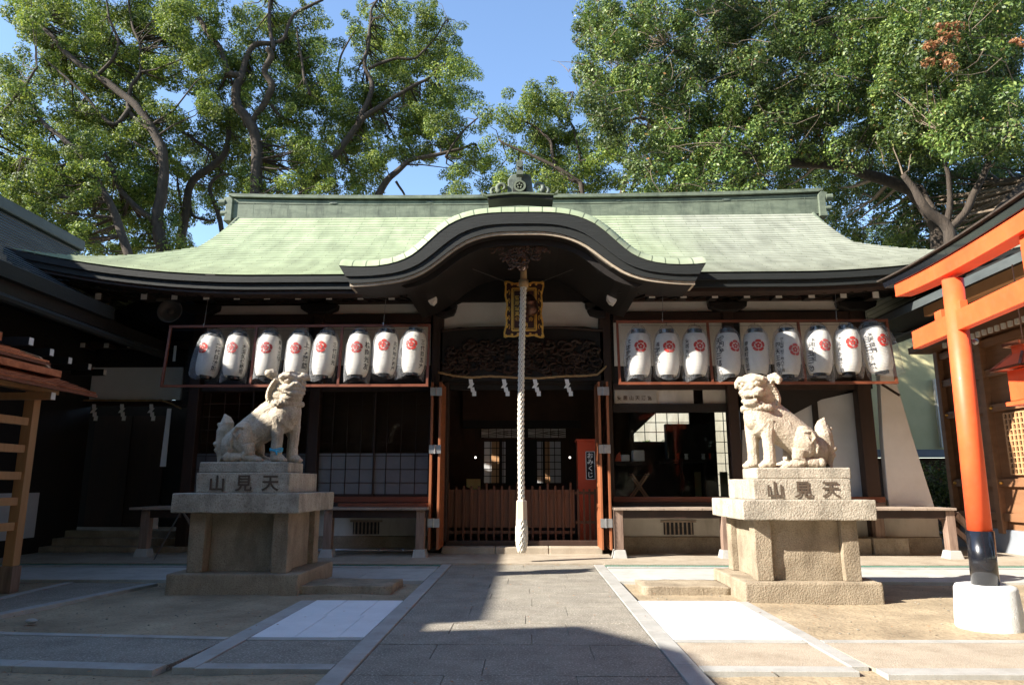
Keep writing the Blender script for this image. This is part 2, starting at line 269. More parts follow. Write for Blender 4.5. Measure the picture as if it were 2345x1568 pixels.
def text_polys(t):
    """outline mesh of a written character string, unit height, centred"""
    if t in _txt: return _txt[t]
    cu = bpy.data.curves.new('txt', 'FONT'); cu.body = t; cu.size = 1; cu.align_x = 'CENTER'; cu.align_y = 'CENTER'; cu.offset = .02
    ob = bpy.data.objects.new('txt', cu); sc.collection.objects.link(ob); bpy.context.view_layer.update()
    me = bpy.data.meshes.new_from_object(ob.evaluated_get(bpy.context.evaluated_depsgraph_get()))
    r = ([tuple(v.co) for v in me.vertices], [tuple(p.vertices) for p in me.polygons])
    xs = [v[0] for v in r[0]] or [0]; ys = [v[1] for v in r[0]] or [0]; cx = (min(xs) + max(xs)) / 2; cy = (min(ys) + max(ys)) / 2
    r = ([(v[0] - cx, v[1] - cy, 0) for v in r[0]], r[1])
    bpy.data.objects.remove(ob); bpy.data.curves.remove(cu); bpy.data.meshes.remove(me); _txt[t] = r; return r
random.seed(7); rng = np.random.default_rng(11)
# ================================================================== GROUND AND PAVING
def stru(mb, name, m, **k): return tag(mb.build(name, m, **k), kind='structure')
def ground():
    xs = [-300, -60, -20] + list(np.linspace(-12, 12, 150)) + [20, 60, 300]; ys = [-300, -60, -12] + list(np.linspace(2, 17, 110)) + [30, 80, 500]
    b = MB()
    for y in ys:
        for x in xs:
            z = -.035 + (.022 * noise.noise(Vector((x * .9, y * .9, 0))) + .008 * noise.noise(Vector((x * 5, y * 5, 3))) if abs(x) < 12 and 2 < y < 17 else 0)
            b.v.append((x, y, z))
    n = len(xs)
    for j in range(len(ys) - 1):
        for i in range(n - 1): b.f.append((j * n + i, j * n + i + 1, (j + 1) * n + i + 1, (j + 1) * n + i))
    stru(b, 'ground', soil, smooth=True)
ground()
def stones(name, m, x0, x1, y0, y1, w, d, top=.0, gap=.006, th=.1, stag=True, jit=.2, rot=0, piv=(0, 0)):
    b = MB(); y = y0; k = 0; c, s = math.cos(rot), math.sin(rot)
    while y < y1 - .02:
        dd = min(d * random.uniform(1 - jit, 1 + jit), y1 - y)
        if y1 - y - dd < d * .3: dd = y1 - y
        x = x0; first = True
        while x < x1 - .02:
            ww = min(w * random.uniform(1 - jit, 1 + jit) * (random.uniform(.35, .7) if first and stag and k % 2 else 1), x1 - x); first = False
            if x1 - x - ww < w * .25: ww = x1 - x
            h = random.uniform(-.0025, .0025); o = len(b.v); b.box(x + gap / 2, x + ww - gap / 2, y + gap / 2, y + dd - gap / 2, top - th, top + h)
            if rot:
                for i in range(o, len(b.v)):
                    X, Y, Z = b.v[i]; X -= piv[0]; Y -= piv[1]; b.v[i] = (piv[0] + X * c - Y * s, piv[1] + X * s + Y * c, Z)
            x += ww
        y += dd; k += 1
    return stru(b, name, m, bevel=.004)
stones('main_path', washed, -1.375, 1.165, -6, 13.2, 1.25, .5)
stru(MB().box(-1.38, 1.17, -6, 13.2, -.1, -.012), 'path_bed', washed)
for x0, x1 in ((-1.56, -1.38), (1.17, 1.36)): stones('path_border', granite, x0, x1, -6, 13.2, 1, 2.2, top=.012, stag=False)
# white granite panels beside the path
stones('pavement', granite_w, -2.66, -1.565, 7.1, 9.25, .4, 1.1, top=.008, jit=.05, stag=False, gap=.006)
stones('pavement', granite_w, 1.365, 2.58, 7.1, 9.28, 2, 3, top=.008, jit=.05, stag=False)
stones('pavement_curb', granite, -2.86, -2.665, 5.97, 9.25, 1, 1.6, top=.006, stag=False); stones('pavement_curb', granite, 2.585, 2.73, 6.1, 9.28, 1, 1.6, top=.006, stag=False)
# cross paths
RL = math.radians(-4.6)
def band(sgn):
    if sgn < 0: a = dict(rot=RL, piv=(-2.86, 6.98)); X = (-14, -2.865); X2 = (-2.66, -1.565)
    else: a = dict(rot=math.radians(1.0), piv=(2.7, 7)); X = (2.735, 16); X2 = (1.365, 2.58)
    stones('pavement_curb', granite, *X, 6.99, 7.1, 1.8, .2, top=.008, stag=False, **a); stones('pavement_curb', granite, *X, 5.86, 6.06, 1.8, .3, top=.01, stag=False, **a)
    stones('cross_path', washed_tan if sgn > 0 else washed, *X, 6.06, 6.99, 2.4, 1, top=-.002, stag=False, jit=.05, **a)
    stones('pavement_curb', granite, *X2, 6.99, 7.1, 1.8, .2, top=.006, stag=False); stones('pavement_curb', granite, *X2, 5.93, 6.1, 1.8, .3, top=.01, stag=False)
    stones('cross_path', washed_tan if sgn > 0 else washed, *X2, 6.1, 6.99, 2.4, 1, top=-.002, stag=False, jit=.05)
band(-1); band(1)
# diagonal side path at far left
def quad_strip(name, m, pts, z0, z1): return stru(MB().flat([(p[0], p[1]) for p in pts], z0, z1), name, m, bevel=.003)
a0, a1, b0, b1 = G(-250, 1459), G(362, 1336), G(-260, 1432), G(168, 1333)
d = (a1 - a0).normalized(); nrm = Vector((-d.y, d.x, 0))
quad_strip('pavement_curb', granite, [a0, a1, a1 + nrm * .16, a0 + nrm * .16], -.1, .008)
quad_strip('pavement_curb', granite, [b0, b1, b1 + nrm * .13, b0 + nrm * .13], -.1, .006)
quad_strip('side_path', washed, [a0 + nrm * .165, a1 + nrm * .165, b1 - nrm * .005, b0 - nrm * .005], -.1, -.002)
# paving strip, drain and apron in front of the hall
for x0, x1 in ((-16, -1.565), (1.365, 16)):
    stones('pavement', slab_m, x0, x1, 11.05, 12.62, 1.9, .8, top=.012, gap=.005, stag=False, jit=.03)
    stones('pavement_curb', granite, x0, x1, 12.66, 12.86, 2, .3, top=.02, stag=False)
    b = MB(); k = x0
    while k < x1: b.box(k, k + .028, 12.9, 13.06, -.02, .016); k += .05
    b.box(x0, x1, 12.9, 12.915, -.02, .018); b.box(x0, x1, 13.045, 13.06, -.02, .018); stru(b, 'drain_grating', mat('green_grating', (.05, .16, .12), (.1, .24, .18), .5, bump=0) if x0 < 0 else bpy.data.materials['green_grating'])
stru(MB().flat([(-16, 13.1), (-1.56, 13.1), (-1.56, 13.21), (1.36, 13.21), (1.36, 13.1), (16, 13.1), (16, 40), (-16, 40)], -.1, .03), 'apron', washed_tan)
def log_stone(x0, x1, y0, y1, lab):
    bm = bmesh.new(); bmesh.ops.create_cube(bm, size=1)
    for v in bm.verts: v.co = ((x0 + x1) / 2 + v.co.x * (x1 - x0), (y0 + y1) / 2 + v.co.y * (y1 - y0), -.0 + v.co.z * .15)
    bmesh.ops.subdivide_edges(bm, edges=bm.edges[:], cuts=10, use_grid_fill=True)
    for v in bm.verts: n_ = noise.noise_vector(v.co * 2.2); n2 = noise.noise_vector(v.co * 9); v.co += n_ * .05 * Vector((1, 1, .3)) + n2 * .012
    me = bpy.data.meshes.new('kerb_stone'); bm.to_mesh(me); bm.free(); me.materials.append(stone_d); me.polygons.foreach_set('use_smooth', [True] * len(me.polygons)); o = bpy.data.objects.new('kerb_stone', me); sc.collection.objects.link(o); tag(o, lab, 'kerb stone')
log_stone(-3.5, -1.85, 10.0, 10.75, 'old worn kerb stone lying in the shaded soil left of the stone path')
log_stone(1.55, 2.75, 10.0, 10.75, 'old worn kerb stone lying in the sunlit soil right of the stone path')
# pebbles
for i, (u, v, r) in enumerate(((72, 1421, .045),)):
    p = G(u, v); tag(MB().ell((p.x, p.y, 0), (r * 1.4, r, r * .6)).build('pebble', granite, smooth=True), 'pale rounded pebble on the shaded soil at far left', 'pebble')
b = MB()
for i in range(1100):
    x = random.uniform(-9, 9); y = random.choice((random.uniform(7.15, 11), random.uniform(3.5, 5.9)))
    if abs(x) < 2.9 and (y < 9.3): continue
    r = random.uniform(.003, .012); b.ell((x, y, -.03 + .022 * noise.noise(Vector((x * .9, y * .9, 0)))), (r * 1.3, r, r * .6), 5, 4)
tag(b.build('grit', washed), kind='stuff')

# ================================================================== HALL
XC = -.1
hall = empty('shrine_hall', (XC, 15.3, 0), 'long dark timber shrine hall with green copper roof and bow gable over its doorway', 'shrine hall')
YE, YR, YW, YV = 13.0, 17.5, 15.3, 14.15
XH = 10.0
def zroof(y):
    t = (y - YE) / (YR - YE); return 5.38 + 3.09 * (.56 * t + .44 * t * t)
def up(x, t): return .52 * max(0, (abs(x) - 5.2) / 4.8) ** 2.0 * max(0, 1 - t * 1.1) ** 1.3
def course_uv(me, uvs, nx):
    uvl = me.uv_layers.new(name='UVMap'); idx = np.zeros(len(me.loops), np.int32); me.loops.foreach_get('vertex_index', idx); a = np.array(uvs)[idx]; lr = (np.arange(len(idx)) // 4) // nx
    ris = (lr % 2 == 1); a[:, 1] = np.where(ris, .14 * ((lr + 1) // 2 + .5), a[:, 1]); uvl.data.foreach_set('uv', a.ravel())
def roof_half(front=True):
    """stepped copper courses between eave and ridge; side lines follow hip, then verge"""
    NC = 36; NX = 90; b = MB(); uvs = []
    rows = []
    for c in range(NC):
        for k in (0, 1):
            t = (c + k) / NC; y = YE + (YR - YE) * t; hw = XH - (y - YE) if y < YE + 2.5 else XH - 2.5 - .02 * (y - YE - 2.5)
            lift = .02 if k == 0 else .0; row = []
            for i in range(NX + 1):
                s = -1 + 2 * i / NX; x = s * hw; yy = y - .10 * abs(s) ** 6 * (1 - t) * 3
                z = zroof(y) + up(x, t) + lift; Y = yy if front else 2 * YR - yy
                row.append(len(b.v)); b.v.append((XC + x, Y, z)); uvs.append((x + 50, .14 * (c + (.05 if k == 0 else 1.0))))
            rows.append(row)
    for r in range(len(rows) - 1):
        for i in range(NX): b.f.append((rows[r][i], rows[r][i + 1], rows[r + 1][i + 1], rows[r + 1][i]))
    o = b.build('roof_slope', roof_m, hall, fix=False)
    course_uv(o.data, uvs, NX); return o
rf = roof_half(True)
_bm = bmesh.new(); _bm.from_mesh(rf.data); bmesh.ops.delete(_bm, geom=[f for f in _bm.faces if abs(f.calc_center_median().x - XC) < 2.15 and f.calc_center_median().y < YE + 1.75], context='FACES'); _bm.to_mesh(rf.data); _bm.free()
def side_roof(s):
    b = MB(); NX = 20; uvs = []; rows = []
    for c in range(20):
        for k in (0, 1):
            t = (c + k) / 20; x = XH - 2.5 * t; y0 = YE + 2.5 * t; y1 = 2 * YR - y0; row = []
            for i in range(NX + 1):
                q = i / NX; y = y0 + (y1 - y0) * q; e = abs(2 * q - 1)
                z = zroof(y0) + .52 * e ** 3 * (1 - t) ** 1.3 + (.02 if k == 0 else 0); row.append(len(b.v)); b.v.append((XC + s * x, y, z)); uvs.append((y, .14 * (c + (.05 if k == 0 else 1.0))))
            rows.append(row)
    for r in range(len(rows) - 1):
        for i in range(NX): b.f.append((rows[r][i], rows[r][i + 1], rows[r + 1][i + 1], rows[r + 1][i]))
    o = b.build('roof_slope', roof_m, hall, fix=False); course_uv(o.data, uvs, NX)
    # gable triangle
    g = MB(); xg = XC + s * (XH - 2.75); n = 14; top = [(xg, YE + 2.5 + (2 * (YR - YE) - 5) * i / n) for i in range(n + 1)]
    vs = [(xg, y, zroof(y if y < YR else 2 * YR - y) - .06) for _, y in top] + [(xg, top[-1][1], zroof(YE + 2.5) - .3), (xg, top[0][1], zroof(YE + 2.5) - .3)]
    g.add(vs, [tuple(range(len(vs)))]); g.build('gable_wall', darkwood, hall)
side_roof(-1); side_roof(1)
roof_half(False)
# rounded verge rolls on the gable ends
for s in (-1, 1):
    pts = [(XC + s * (XH - 2.52 - .02 * (y - YE - 2.5)), y, zroof(y) + up(XH - 2.5, (y - YE) / (YR - YE)) - .03) for y in np.linspace(YE + 2.4, YR, 10)]
    MB().tube(pts, .07, 8).build('verge_roll', ridge_m, hall, smooth=True)
# eave fascia (thick layered edge under the courses)
def eave_band(z0, z1, inset, m, name, back=False):
    b = MB(); N = 90
    for i in range(N + 1):
        s = -1 + 2 * i / N; x = s * (XH - inset); yy = YE + inset - .30 * abs(s) ** 6; zz = zroof(YE) + up(s * XH, 0)
        b.v += [(XC + x, yy, zz + z0), (XC + x, yy, zz + z1), (XC + x, yy + .35, zz + z1), (XC + x, yy + .35, zz + z0)]
    for i in range(N):
        if abs(-1 + 2 * (i + .5) / N) * XH < 2.45: continue
        for k in range(4): b.f.append((4 * i + k, 4 * i + (k + 1) % 4, 4 * i + 4 + (k + 1) % 4, 4 * i + 4 + k))
    b.f += [(0, 1, 2, 3), (4 * N + 3, 4 * N + 2, 4 * N + 1, 4 * N)]
    b.build(name, m, hall)
    for s in (-1, 1):
        c = MB(); M_ = 20
        for i in range(M_ + 1):
            q = i / M_; y = YE + inset + (2 * (YR - YE) - 2 * inset) * q; e = abs(2 * q - 1); zz = zroof(YE) + .52 * e ** 3; x = XC + s * (XH - inset)
            c.v += [(x, y, zz + z0), (x, y, zz + z1), (x - s * .35, y, zz + z1), (x - s * .35, y, zz + z0)]
        for i in range(M_):
            for k in range(4): c.f.append((4 * i + k, 4 * i + (k + 1) % 4, 4 * i + 4 + (k + 1) % 4, 4 * i + 4 + k))
        c.build(name, m, hall)
eave_band(-.13, .0, .02, fascia, 'eave_fascia'); eave_band(-.26, -.133, .07, fascia, 'eave_fascia'); eave_band(-.33, -.263, .14, darkwood, 'eave_board')
# soffit and rafters
b = MB()
N = 40
for i in range(N + 1):
    x = -9.4 + 18.8 * i / N; b.v += [(XC + x, YE + .3, zroof(YE) - .30 + up(x, 0) * .9), (XC + x, YW, zroof(YE) + .12)]
for i in range(N):
    if abs(-9.4 + 18.8 * (i + .5) / N) > 2.1: b.f.append((2 * i, 2 * i + 2, 2 * i + 3, 2 * i + 1))
b.build('soffit', blackwood, hall)
for sd in (-1, 1):
    b = MB()
    for i in range(27):
        x = sd * (2.25 + 6.75 * i / 26); b.bar((XC + x, YE + .35, zroof(YE) - .315 + up(x, 0) * .85), (XC + x, YW, zroof(YE) + .10), .06, .04)
    b.build('rafters', blackwood, hall)
rl = [225, 330, 400, 473, 543, 612, 683, 754, 826, 897] ; rr = [1493, 1565, 1637, 1710, 1783, 1858, 1931, 2005]
YB = 13.75
for u in rl + rr:
    p = P(u, 679 if u < 1200 else 675, YB); bb = MB().box(p.x - .085, p.x + .085, YB, YB + .3, p.z - .055, p.z + .055); o = bb.build('bracket_arm', blackwood, hall)
    MB().box(p.x - .06, p.x + .06, YB - .012, YB - .001, p.z - .065, p.z + .065).build('painted_end', lamp_white, o)
zb = ZZ(668, 14.0); MB().box(XC - 8.6, XC - 1.9, 14.05, 14.25, zb + .04, zb + .22).build('eave_beam', darkwood, hall); MB().box(XC + 1.9, XC + 8.6, 14.05, 14.25, zb + .04, zb + .22).build('eave_beam', darkwood, hall)
# ridge
def ridge():
    def strip(w, z0, z1, name, m, L=7.62, over=0):
        b = MB(); N = 60
        for i in range(N + 1):
            s = -1 + 2 * i / N; x = XC + s * (L + over); u_ = .10 * abs(s) ** 3
            b.v += [(x, YR - w, z0 + u_), (x, YR - w, z1 + u_), (x, YR + w, z1 + u_), (x, YR + w, z0 + u_)]
        for i in range(N):
            for k in range(4): b.f.append((4 * i + k, 4 * i + (k + 1) % 4, 4 * i + 4 + (k + 1) % 4, 4 * i + 4 + k))
        b.f += [(0, 1, 2, 3), (4 * N + 3, 4 * N + 2, 4 * N + 1, 4 * N)]; return b.build(name, m, hall)
    z = zroof(YR) - .11
    strip(.30, z - .25, z + .15, 'ridge_base', ridge_m); strip(.26, z + .15, z + .175, 'ridge_joint', fascia); strip(.285, z + .175, z + .29, 'ridge_course', ridge_m)
    strip(.24, z + .29, z + .33, 'ridge_joint', fascia); strip(.36, z + .33, z + .37, 'ridge_course', ridge_m); strip(.33, z + .37, z + .43, 'ridge_cap', ridge_m, over=.1)
    for s in (-1, 1):
        x = XC + s * 7.68; zz = z + .10
        e = MB().prism([(-.1, -.34), (.12, -.34), (.08, -.2), (.08, .12), (.14, .3), (-.02, .34), (-.1, .25)] if s > 0 else [(.1, -.34), (.1, .25), (.02, .34), (-.14, .3), (-.08, .12), (-.08, -.2), (-.12, -.34)], YR - .36, YR + .36)
        e.v = [(x + a, b_, c + zz) for a, b_, c in e.v]; e.build('ridge_end', ridge_m, hall, bevel=.015)
        c = MB().tube([(x + s * .1, YR - .3, zz + .18), (x + s * .26, YR - .3, zz + .18)], .09, 14).tube([(x + s * .05, YR - .3, zz - .12), (x + s * .2, YR - .3, zz - .12)], .07, 12); c.build('ridge_end_scroll', ridge_m, hall, smooth=False)
    for u in (764, 985, 1418, 1664):
        x = XX(u, 17.2, 465); MB().lathe([(.0, 0), (.05, 0), (.05, .01), (.09, .012), (.09, .02), (0, .02)], n=10, cap=False)
        m_ = MB().ell((x, YR - .29, z + .25), (.12, .015, .035), 10, 6); m_.build('ridge_medallion', orn_m, hall)
    # fine block joints on the ridge base
    b = MB(); x = -7.5
    while x < 7.5:
        b.box(XC + x, XC + x + .008, YR - .3025, YR - .298, z - .1, z + .15 + .17 * abs(x / 7.6) ** 3); x += random.uniform(.42, .5)
    b.build('ridge_seams', ridge_m, hall)
ridge()
# ------------------------------------------------------------------ bow gable
YK = 12.2
_t = [(-362, 663), (-330, 665), (-250, 666), (-190, 660), (-150, 650), (-110, 630), (-70, 590), (-30, 540), (0, 500)]
def disp2(cx, cy): return ((800 + cx / 2.345) / 1.0917, (380 + cy / 2.345) / 1.0917)
topL = [(110, 664), (180, 669), (250, 671), (330, 667), (400, 656), (450, 643), (500, 624), (540, 602), (580, 572), (620, 537), (660, 500), (700, 465), (750, 428), (800, 402), (850, 383), (900, 370), (950, 362), (1010, 356), (1080, 353), (1180, 352)]
botL = [(170, 766), (240, 764), (320, 758), (400, 748), (450, 740), (500, 728), (550, 711), (600, 688), (650, 656), (700, 619), (750, 580), (800, 544), (850, 515), (900, 494), (950, 479), (1000, 469), (1050, 463), (1090, 461), (1130, 460), (1180, 460)]
def curve(pts):
    L = [];
    for cx, cy in pts: u, v = disp2(cx, cy); p = P(u, v, YK); L.append((p.x, p.z))
    c = L[-1][0]; h = [(x - c, z) for x, z in L]; return [(XC + x, z) for x, z in h] + [(XC - x, z) for x, z in h[-2::-1]]
TC, BC = curve(topL), curve(botL)
def ribbon(C0, C1, y0, y1, name, m, par=hall, seam=None):
    """solid strip between curve C0 (x,z) at y0 and C1 at y1"""
    b = MB(); n = len(C0)
    for (x, z), (x2, z2) in zip(C0, C1): b.v += [(x, y0, z), (x2, y1, z2)]
    for i in range(n - 1): b.f.append((2 * i, 2 * i + 2, 2 * i + 3, 2 * i + 1))
    return b.build(name, m, par, fix=False)
def solid(C0, C1, y0, y1, name, m, par=hall):
    b = MB(); n = len(C0)
    for (x, z), (x2, z2) in zip(C0, C1): b.v += [(x, y0, z), (x2, y0, z2), (x2, y1, z2), (x, y1, z)]
    for i in range(n - 1):
        for k in range(4): b.f.append((4 * i + k, 4 * i + (k + 1) % 4, 4 * i + 4 + (k + 1) % 4, 4 * i + 4 + k))
    b.f += [(0, 1, 2, 3), (4 * n - 1, 4 * n - 2, 4 * n - 3, 4 * n - 4)]; return b.build(name, m, par)
def offc(C, d, sx=1.0): return [(XC + (x - XC) * sx, z + d) for x, z in C]
def lerpc(A, B, t): return [(a[0] * (1 - t) + b_[0] * t, a[1] * (1 - t) + b_[1] * t) for a, b_ in zip(A, B)]
bow = solid(TC, lerpc(TC, BC, .62), YK, YK + .5, 'bow_gable', fascia)
solid(lerpc(TC, BC, .622), BC, YK + .03, YK + .5, 'gable_fascia', fascia, bow)
solid(offc(BC, -.002), offc(BC, -.055), YK + .06, YK + .5, 'gable_trim', mat('bleached_trim', (.30, .24, .17), (.48, .41, .32), .8, 10, bump=.2), bow)
B2 = lerpc(BC, offc(BC, -.55, .93), .5)
BI = BC[4:-4]
solid(offc(BI, -.058, .985), [(x, z - .12 * math.sin(PI * (i + 1) / (len(BI) + 1)) ** .5 - .06) for i, (x, z) in enumerate(offc(BI, 0, .95))], YK + .3, YK + .42, 'bargeboard', blackwood, bow)
_C = offc(BC, -.057, .985); _in = [q for q in _C if abs(q[0] - XC) < 2.35]; ribbon(_in, _in, YK + .1, 15.1, 'gable_soffit', blackwood, bow)
for _o in ([q for q in _C if q[0] - XC < -2.2], [q for q in _C if q[0] - XC > 2.2]): ribbon(_o, _o, YK + .1, 13.1, 'gable_soffit', blackwood, bow)
# copper skin of the bow gable : rolled edge, then back into the roof
def outw(C, d):
    out = []
    for i, (x, z) in enumerate(C):
        a = C[max(i - 1, 0)]; c = C[min(i + 1, len(C) - 1)]; tx, tz = c[0] - a[0], c[1] - a[1]; l = math.hypot(tx, tz); out.append((x - tz / l * d, z + tx / l * d))
    return out
rings = [(TC, YK - .012), (outw(TC, .07), YK + .015), (outw(TC, .14), YK + .10), (outw(TC, .19), YK + .22), (outw(TC, .215), YK + .38), (outw(TC, .22), YK + .8), (outw(TC, .22), 17.3)]
b = MB(); uvs = []; n = len(TC); cum = [0]
for i in range(1, n): cum.append(cum[-1] + math.hypot(TC[i][0] - TC[i - 1][0], TC[i][1] - TC[i - 1][1]))
vrow = (0.05, .3, .6, .9, .97, 3, 24)
for k, (C, y) in enumerate(rings):
    for i, (x, z) in enumerate(C): b.v.append((x, y, z)); uvs.append((vrow[k], cum[i] / .25 * .14))
for k in range(len(rings) - 1):
    for i in range(n - 1): b.f.append((k * n + i, k * n + i + 1, (k + 1) * n + i + 1, (k + 1) * n + i))
o = b.build('gable_skin', roof_m2, bow, smooth=True, fix=False); me = o.data; uvl = me.uv_layers.new(name='UVMap'); idx = np.zeros(len(me.loops), np.int32); me.loops.foreach_get('vertex_index', idx); uvl.data.foreach_set('uv', np.array(uvs)[idx].ravel())
# crest ornament on top of the bow gable
orn = None
def ornament():
    Y0 = YK + .42
    def q(u, v): p = P(u, v, Y0); return (p.x, p.z)
    def qc(cx, cy): return q((1200 + cx / 10.66) / 1.0917, (400 + cy / 10.66) / 1.0917)
    base = [qc(*p) for p in ((215, 1130), (500, 1090), (1060, 1055), (1500, 1075), (1940, 1120), (1950, 1010), (1270, 970), (850, 975), (210, 1040))]
    o1 = MB().prism(base, Y0 - .12, Y0 + .3).build('gable_ornament', fascia, hall, bevel=.01)
    MB().prism([qc(*p) for p in ((60, 880), (80, 960), (180, 1010), (850, 940), (1270, 940), (1960, 985), (2060, 960), (2080, 890), (2060, 880), (1950, 1010), (1270, 990), (850, 985), (200, 1050), (90, 1010), (40, 930))], Y0 - .16, Y0 - .06).build('cap_moulding', ridge_m, o1)
    MB().prism([qc(*p) for p in ((700, 940), (750, 840), (720, 800), (740, 700), (740, 560), (830, 430), (950, 405), (1270, 410), (1360, 470), (1380, 600), (1400, 760), (1430, 830), (1430, 935))], Y0 - .06, Y0 + .2).build('body', orn_m, o1, bevel=.02)
    MB().prism([qc(*p) for p in ((880, 935), (890, 700), (960, 600), (1060, 570), (1180, 600), (1240, 700), (1235, 935))], Y0 - .075, Y0 - .063).build('niche', fascia, o1)
    c = qc(1060, 745); R = abs(qc(1195, 745)[0] - c[0])
    k = MB()
    for i in range(24):
        a0_, a1_ = 2 * PI * i / 24, 2 * PI * (i + 1) / 24; k.bar((c[0] + R * math.cos(a0_), Y0 - .1, c[1] + R * math.sin(a0_)), (c[0] + R * math.cos(a1_), Y0 - .1, c[1] + R * math.sin(a1_)), .04, .025, up=(0, 1, 0))
    for i in range(5): a = PI / 2 + 2 * PI * i / 5; k.ell((c[0] + R * .42 * math.cos(a), Y0 - .09, c[1] + R * .42 * math.sin(a)), (R * .22, .03, R * .22), 10, 6)
    k.build('crest', ridge_m, o1)
    def scroll(cx, cy, r, sg):
        x0, z0 = qc(cx, cy); rr_ = abs(qc(cx + r, cy)[0] - x0); pts = []; rd = []
        for i in range(20): a = PI * (-.35) + sg * 0 + i * .3; f = 1 - i / 26; pts.append((x0 + sg * rr_ * f * math.cos(a), Y0 - .08, z0 + rr_ * f * math.sin(a))); rd.append(rr_ * .5 * (1 - i / 34))
        return pts, rd
    for cx, cy, r, sg in ((600, 790, 150, -1), (1550, 770, 150, 1), (400, 860, 105, -1), (1730, 850, 105, 1)):
        p_, r_ = scroll(cx, cy, r, sg); MB().tube(p_, r_, 8).build('scroll', orn_m if sg > 0 else ridge_m, o1, smooth=True)
    MB().prism([qc(*p) for p in ((200, 1010), (260, 950), (420, 900), (600, 930), (780, 900), (780, 960), (500, 985))], Y0 - .05, Y0 + .15).build('scroll_foot', ridge_m, o1)
    MB().prism([qc(*p) for p in ((1350, 950), (1360, 890), (1600, 915), (1740, 890), (1850, 900), (1960, 975))], Y0 - .05, Y0 + .15).build('scroll_foot', orn_m, o1)
    x0, z0 = qc(1063, 400); x1, z1 = qc(1150, 180); _, z2 = qc(1063, 520); w = x1 - x0
    MB().tube([(x0, Y0 - .3, (z1 + z0) / 2 + .0), (x0, Y0 + .1, (z1 + z0) / 2)], w, 6).build('drum_tile', orn_m, o1); MB().prism([(x0 - w, z2), (x0 + w, z2), (x0 + w, z1), (x0, z1 + .03), (x0 - w, z1)], Y0 - .24, Y0 - .1).build('drum_tile', orn_m, o1); MB().box(x0 - w * .7, x0 + w * .75, Y0 - .25, Y0 - .245, z0 + .01, z1 - .02).build('drum_face', mat('grey_copper', (.16, .145, .14), (.22, .2, .19), .6), o1)
ornament()
# carved pendant and carved beams under the gable
def carved(name, x0, x1, z0, z1, y, n, r, m, shape=None, par=hall):
    b = MB()
    for i in range(n):
        x = random.uniform(x0, x1); z = random.uniform(z0, z1)
        if shape and not shape((x - x0) / (x1 - x0), (z - z0) / (z1 - z0)): continue
        a = random.uniform(0, 6.28); R = random.uniform(.5, 1) * r; pts = [(x + R * (1 - j / 9) * math.cos(a + j * .7), y - .02 - .04 * random.random(), z + R * .7 * (1 - j / 9) * math.sin(a + j * .7)) for j in range(8)]
        b.tube(pts, [R * .28 * (1 - j / 12) for j in range(8)], 5)
    return b.build(name, m, par, smooth=True)
p0, p1 = P(1110, 560, YK + .4), P(1270, 615, YK + .4)
carved('gable_pendant', p0.x, p1.x, p1.z, p0.z, YK + .42, 150, .09, interior, lambda s, t: abs(s - .5) < .12 + .4 * t)
# ------------------------------------------------------------------ timber frame
def rect(name, m, u0, u1, v0, v1, Y=YW, th=.06, par=hall, bevel=0, vm=None):
    vm = vm if vm is not None else (v0 + v1) / 2; a, c = P(u0, vm, Y), P(u1, vm, Y); return MB().box(a.x, c.x, Y, Y + th, ZZ(v1, Y), ZZ(v0, Y)).build(name, m, par, bevel=bevel)
YP = 15.18
for u, w in ((434, .12), (716, .115), (998, .125), (1391, .125), (1684, .115), (1990, .15)):
    p = P(u, 1000, YP); mm = MB().box(p.x - w, p.x + w, YP, YP + .25, .03, 5.6).build('pillar', darkwood, hall, bevel=.02)
    MB().prism([(p.x - .42, ZZ(690, 15)), (p.x + .42, ZZ(690, 15)), (p.x + .40, ZZ(702, 15)), (p.x + .18, ZZ(712, 15)), (p.x - .18, ZZ(712, 15)), (p.x - .40, ZZ(702, 15))], YP - .1, YP + .2).build('bracket_block', blackwood, hall, bevel=.02)
for u0, u1, v0, v1 in ((452, 704, 697, 717), (728, 986, 695, 716), (1404, 1672, 692, 714), (1697, 1952, 690, 713)): rect('plaster_panel', plaster, u0, u1, v0, v1)
for u0, u1, v0, v1 in ((446, 704, 745, 822), (728, 986, 743, 835), (1406, 1672, 740, 838), (1697, 1958, 738, 835)): rect('plaster_panel', plaster_old, u0, u1, v0, v1)
a, c = P(1012, 720, YW), P(1378, 720, YW)
zt, zm, zl = ZZ(690, YW), ZZ(718, YW), ZZ(750, YW)
MB().prism([(a.x, zl - .05), (a.x + .4, zl + .02), (c.x - .4, zl + .02), (c.x, zl - .05), (c.x, zm - .1), (c.x - .25, zm), (c.x - .15, zm + .12), (c.x - .5, zt), (a.x + .5, zt), (a.x + .15, zm + .12), (a.x + .25, zm), (a.x, zm - .1)], YW, YW + .05).build('plaster_panel', plaster, hall)
rect('wall_backing', blackwood, 436, 1985, 610, 892, YW + .07, .1)
for v0, v1, y in ((665, 690, YW - .12), (717, 737, YW - .06)):
    rect('tie_beam', darkwood, 446, 988, v0, v1, y, .15); rect('tie_beam', darkwood, 1404, 1980, v0, v1, y, .15)
rect('tie_beam', blackwood, 1008, 1382, 600, 690, YW - .1, .18)
rect('lintel', darkwood, 446, 990, 878, 893, YW - .05, .15); rect('lintel', darkwood, 1404, 1975, 878, 893, YW - .05, .15)
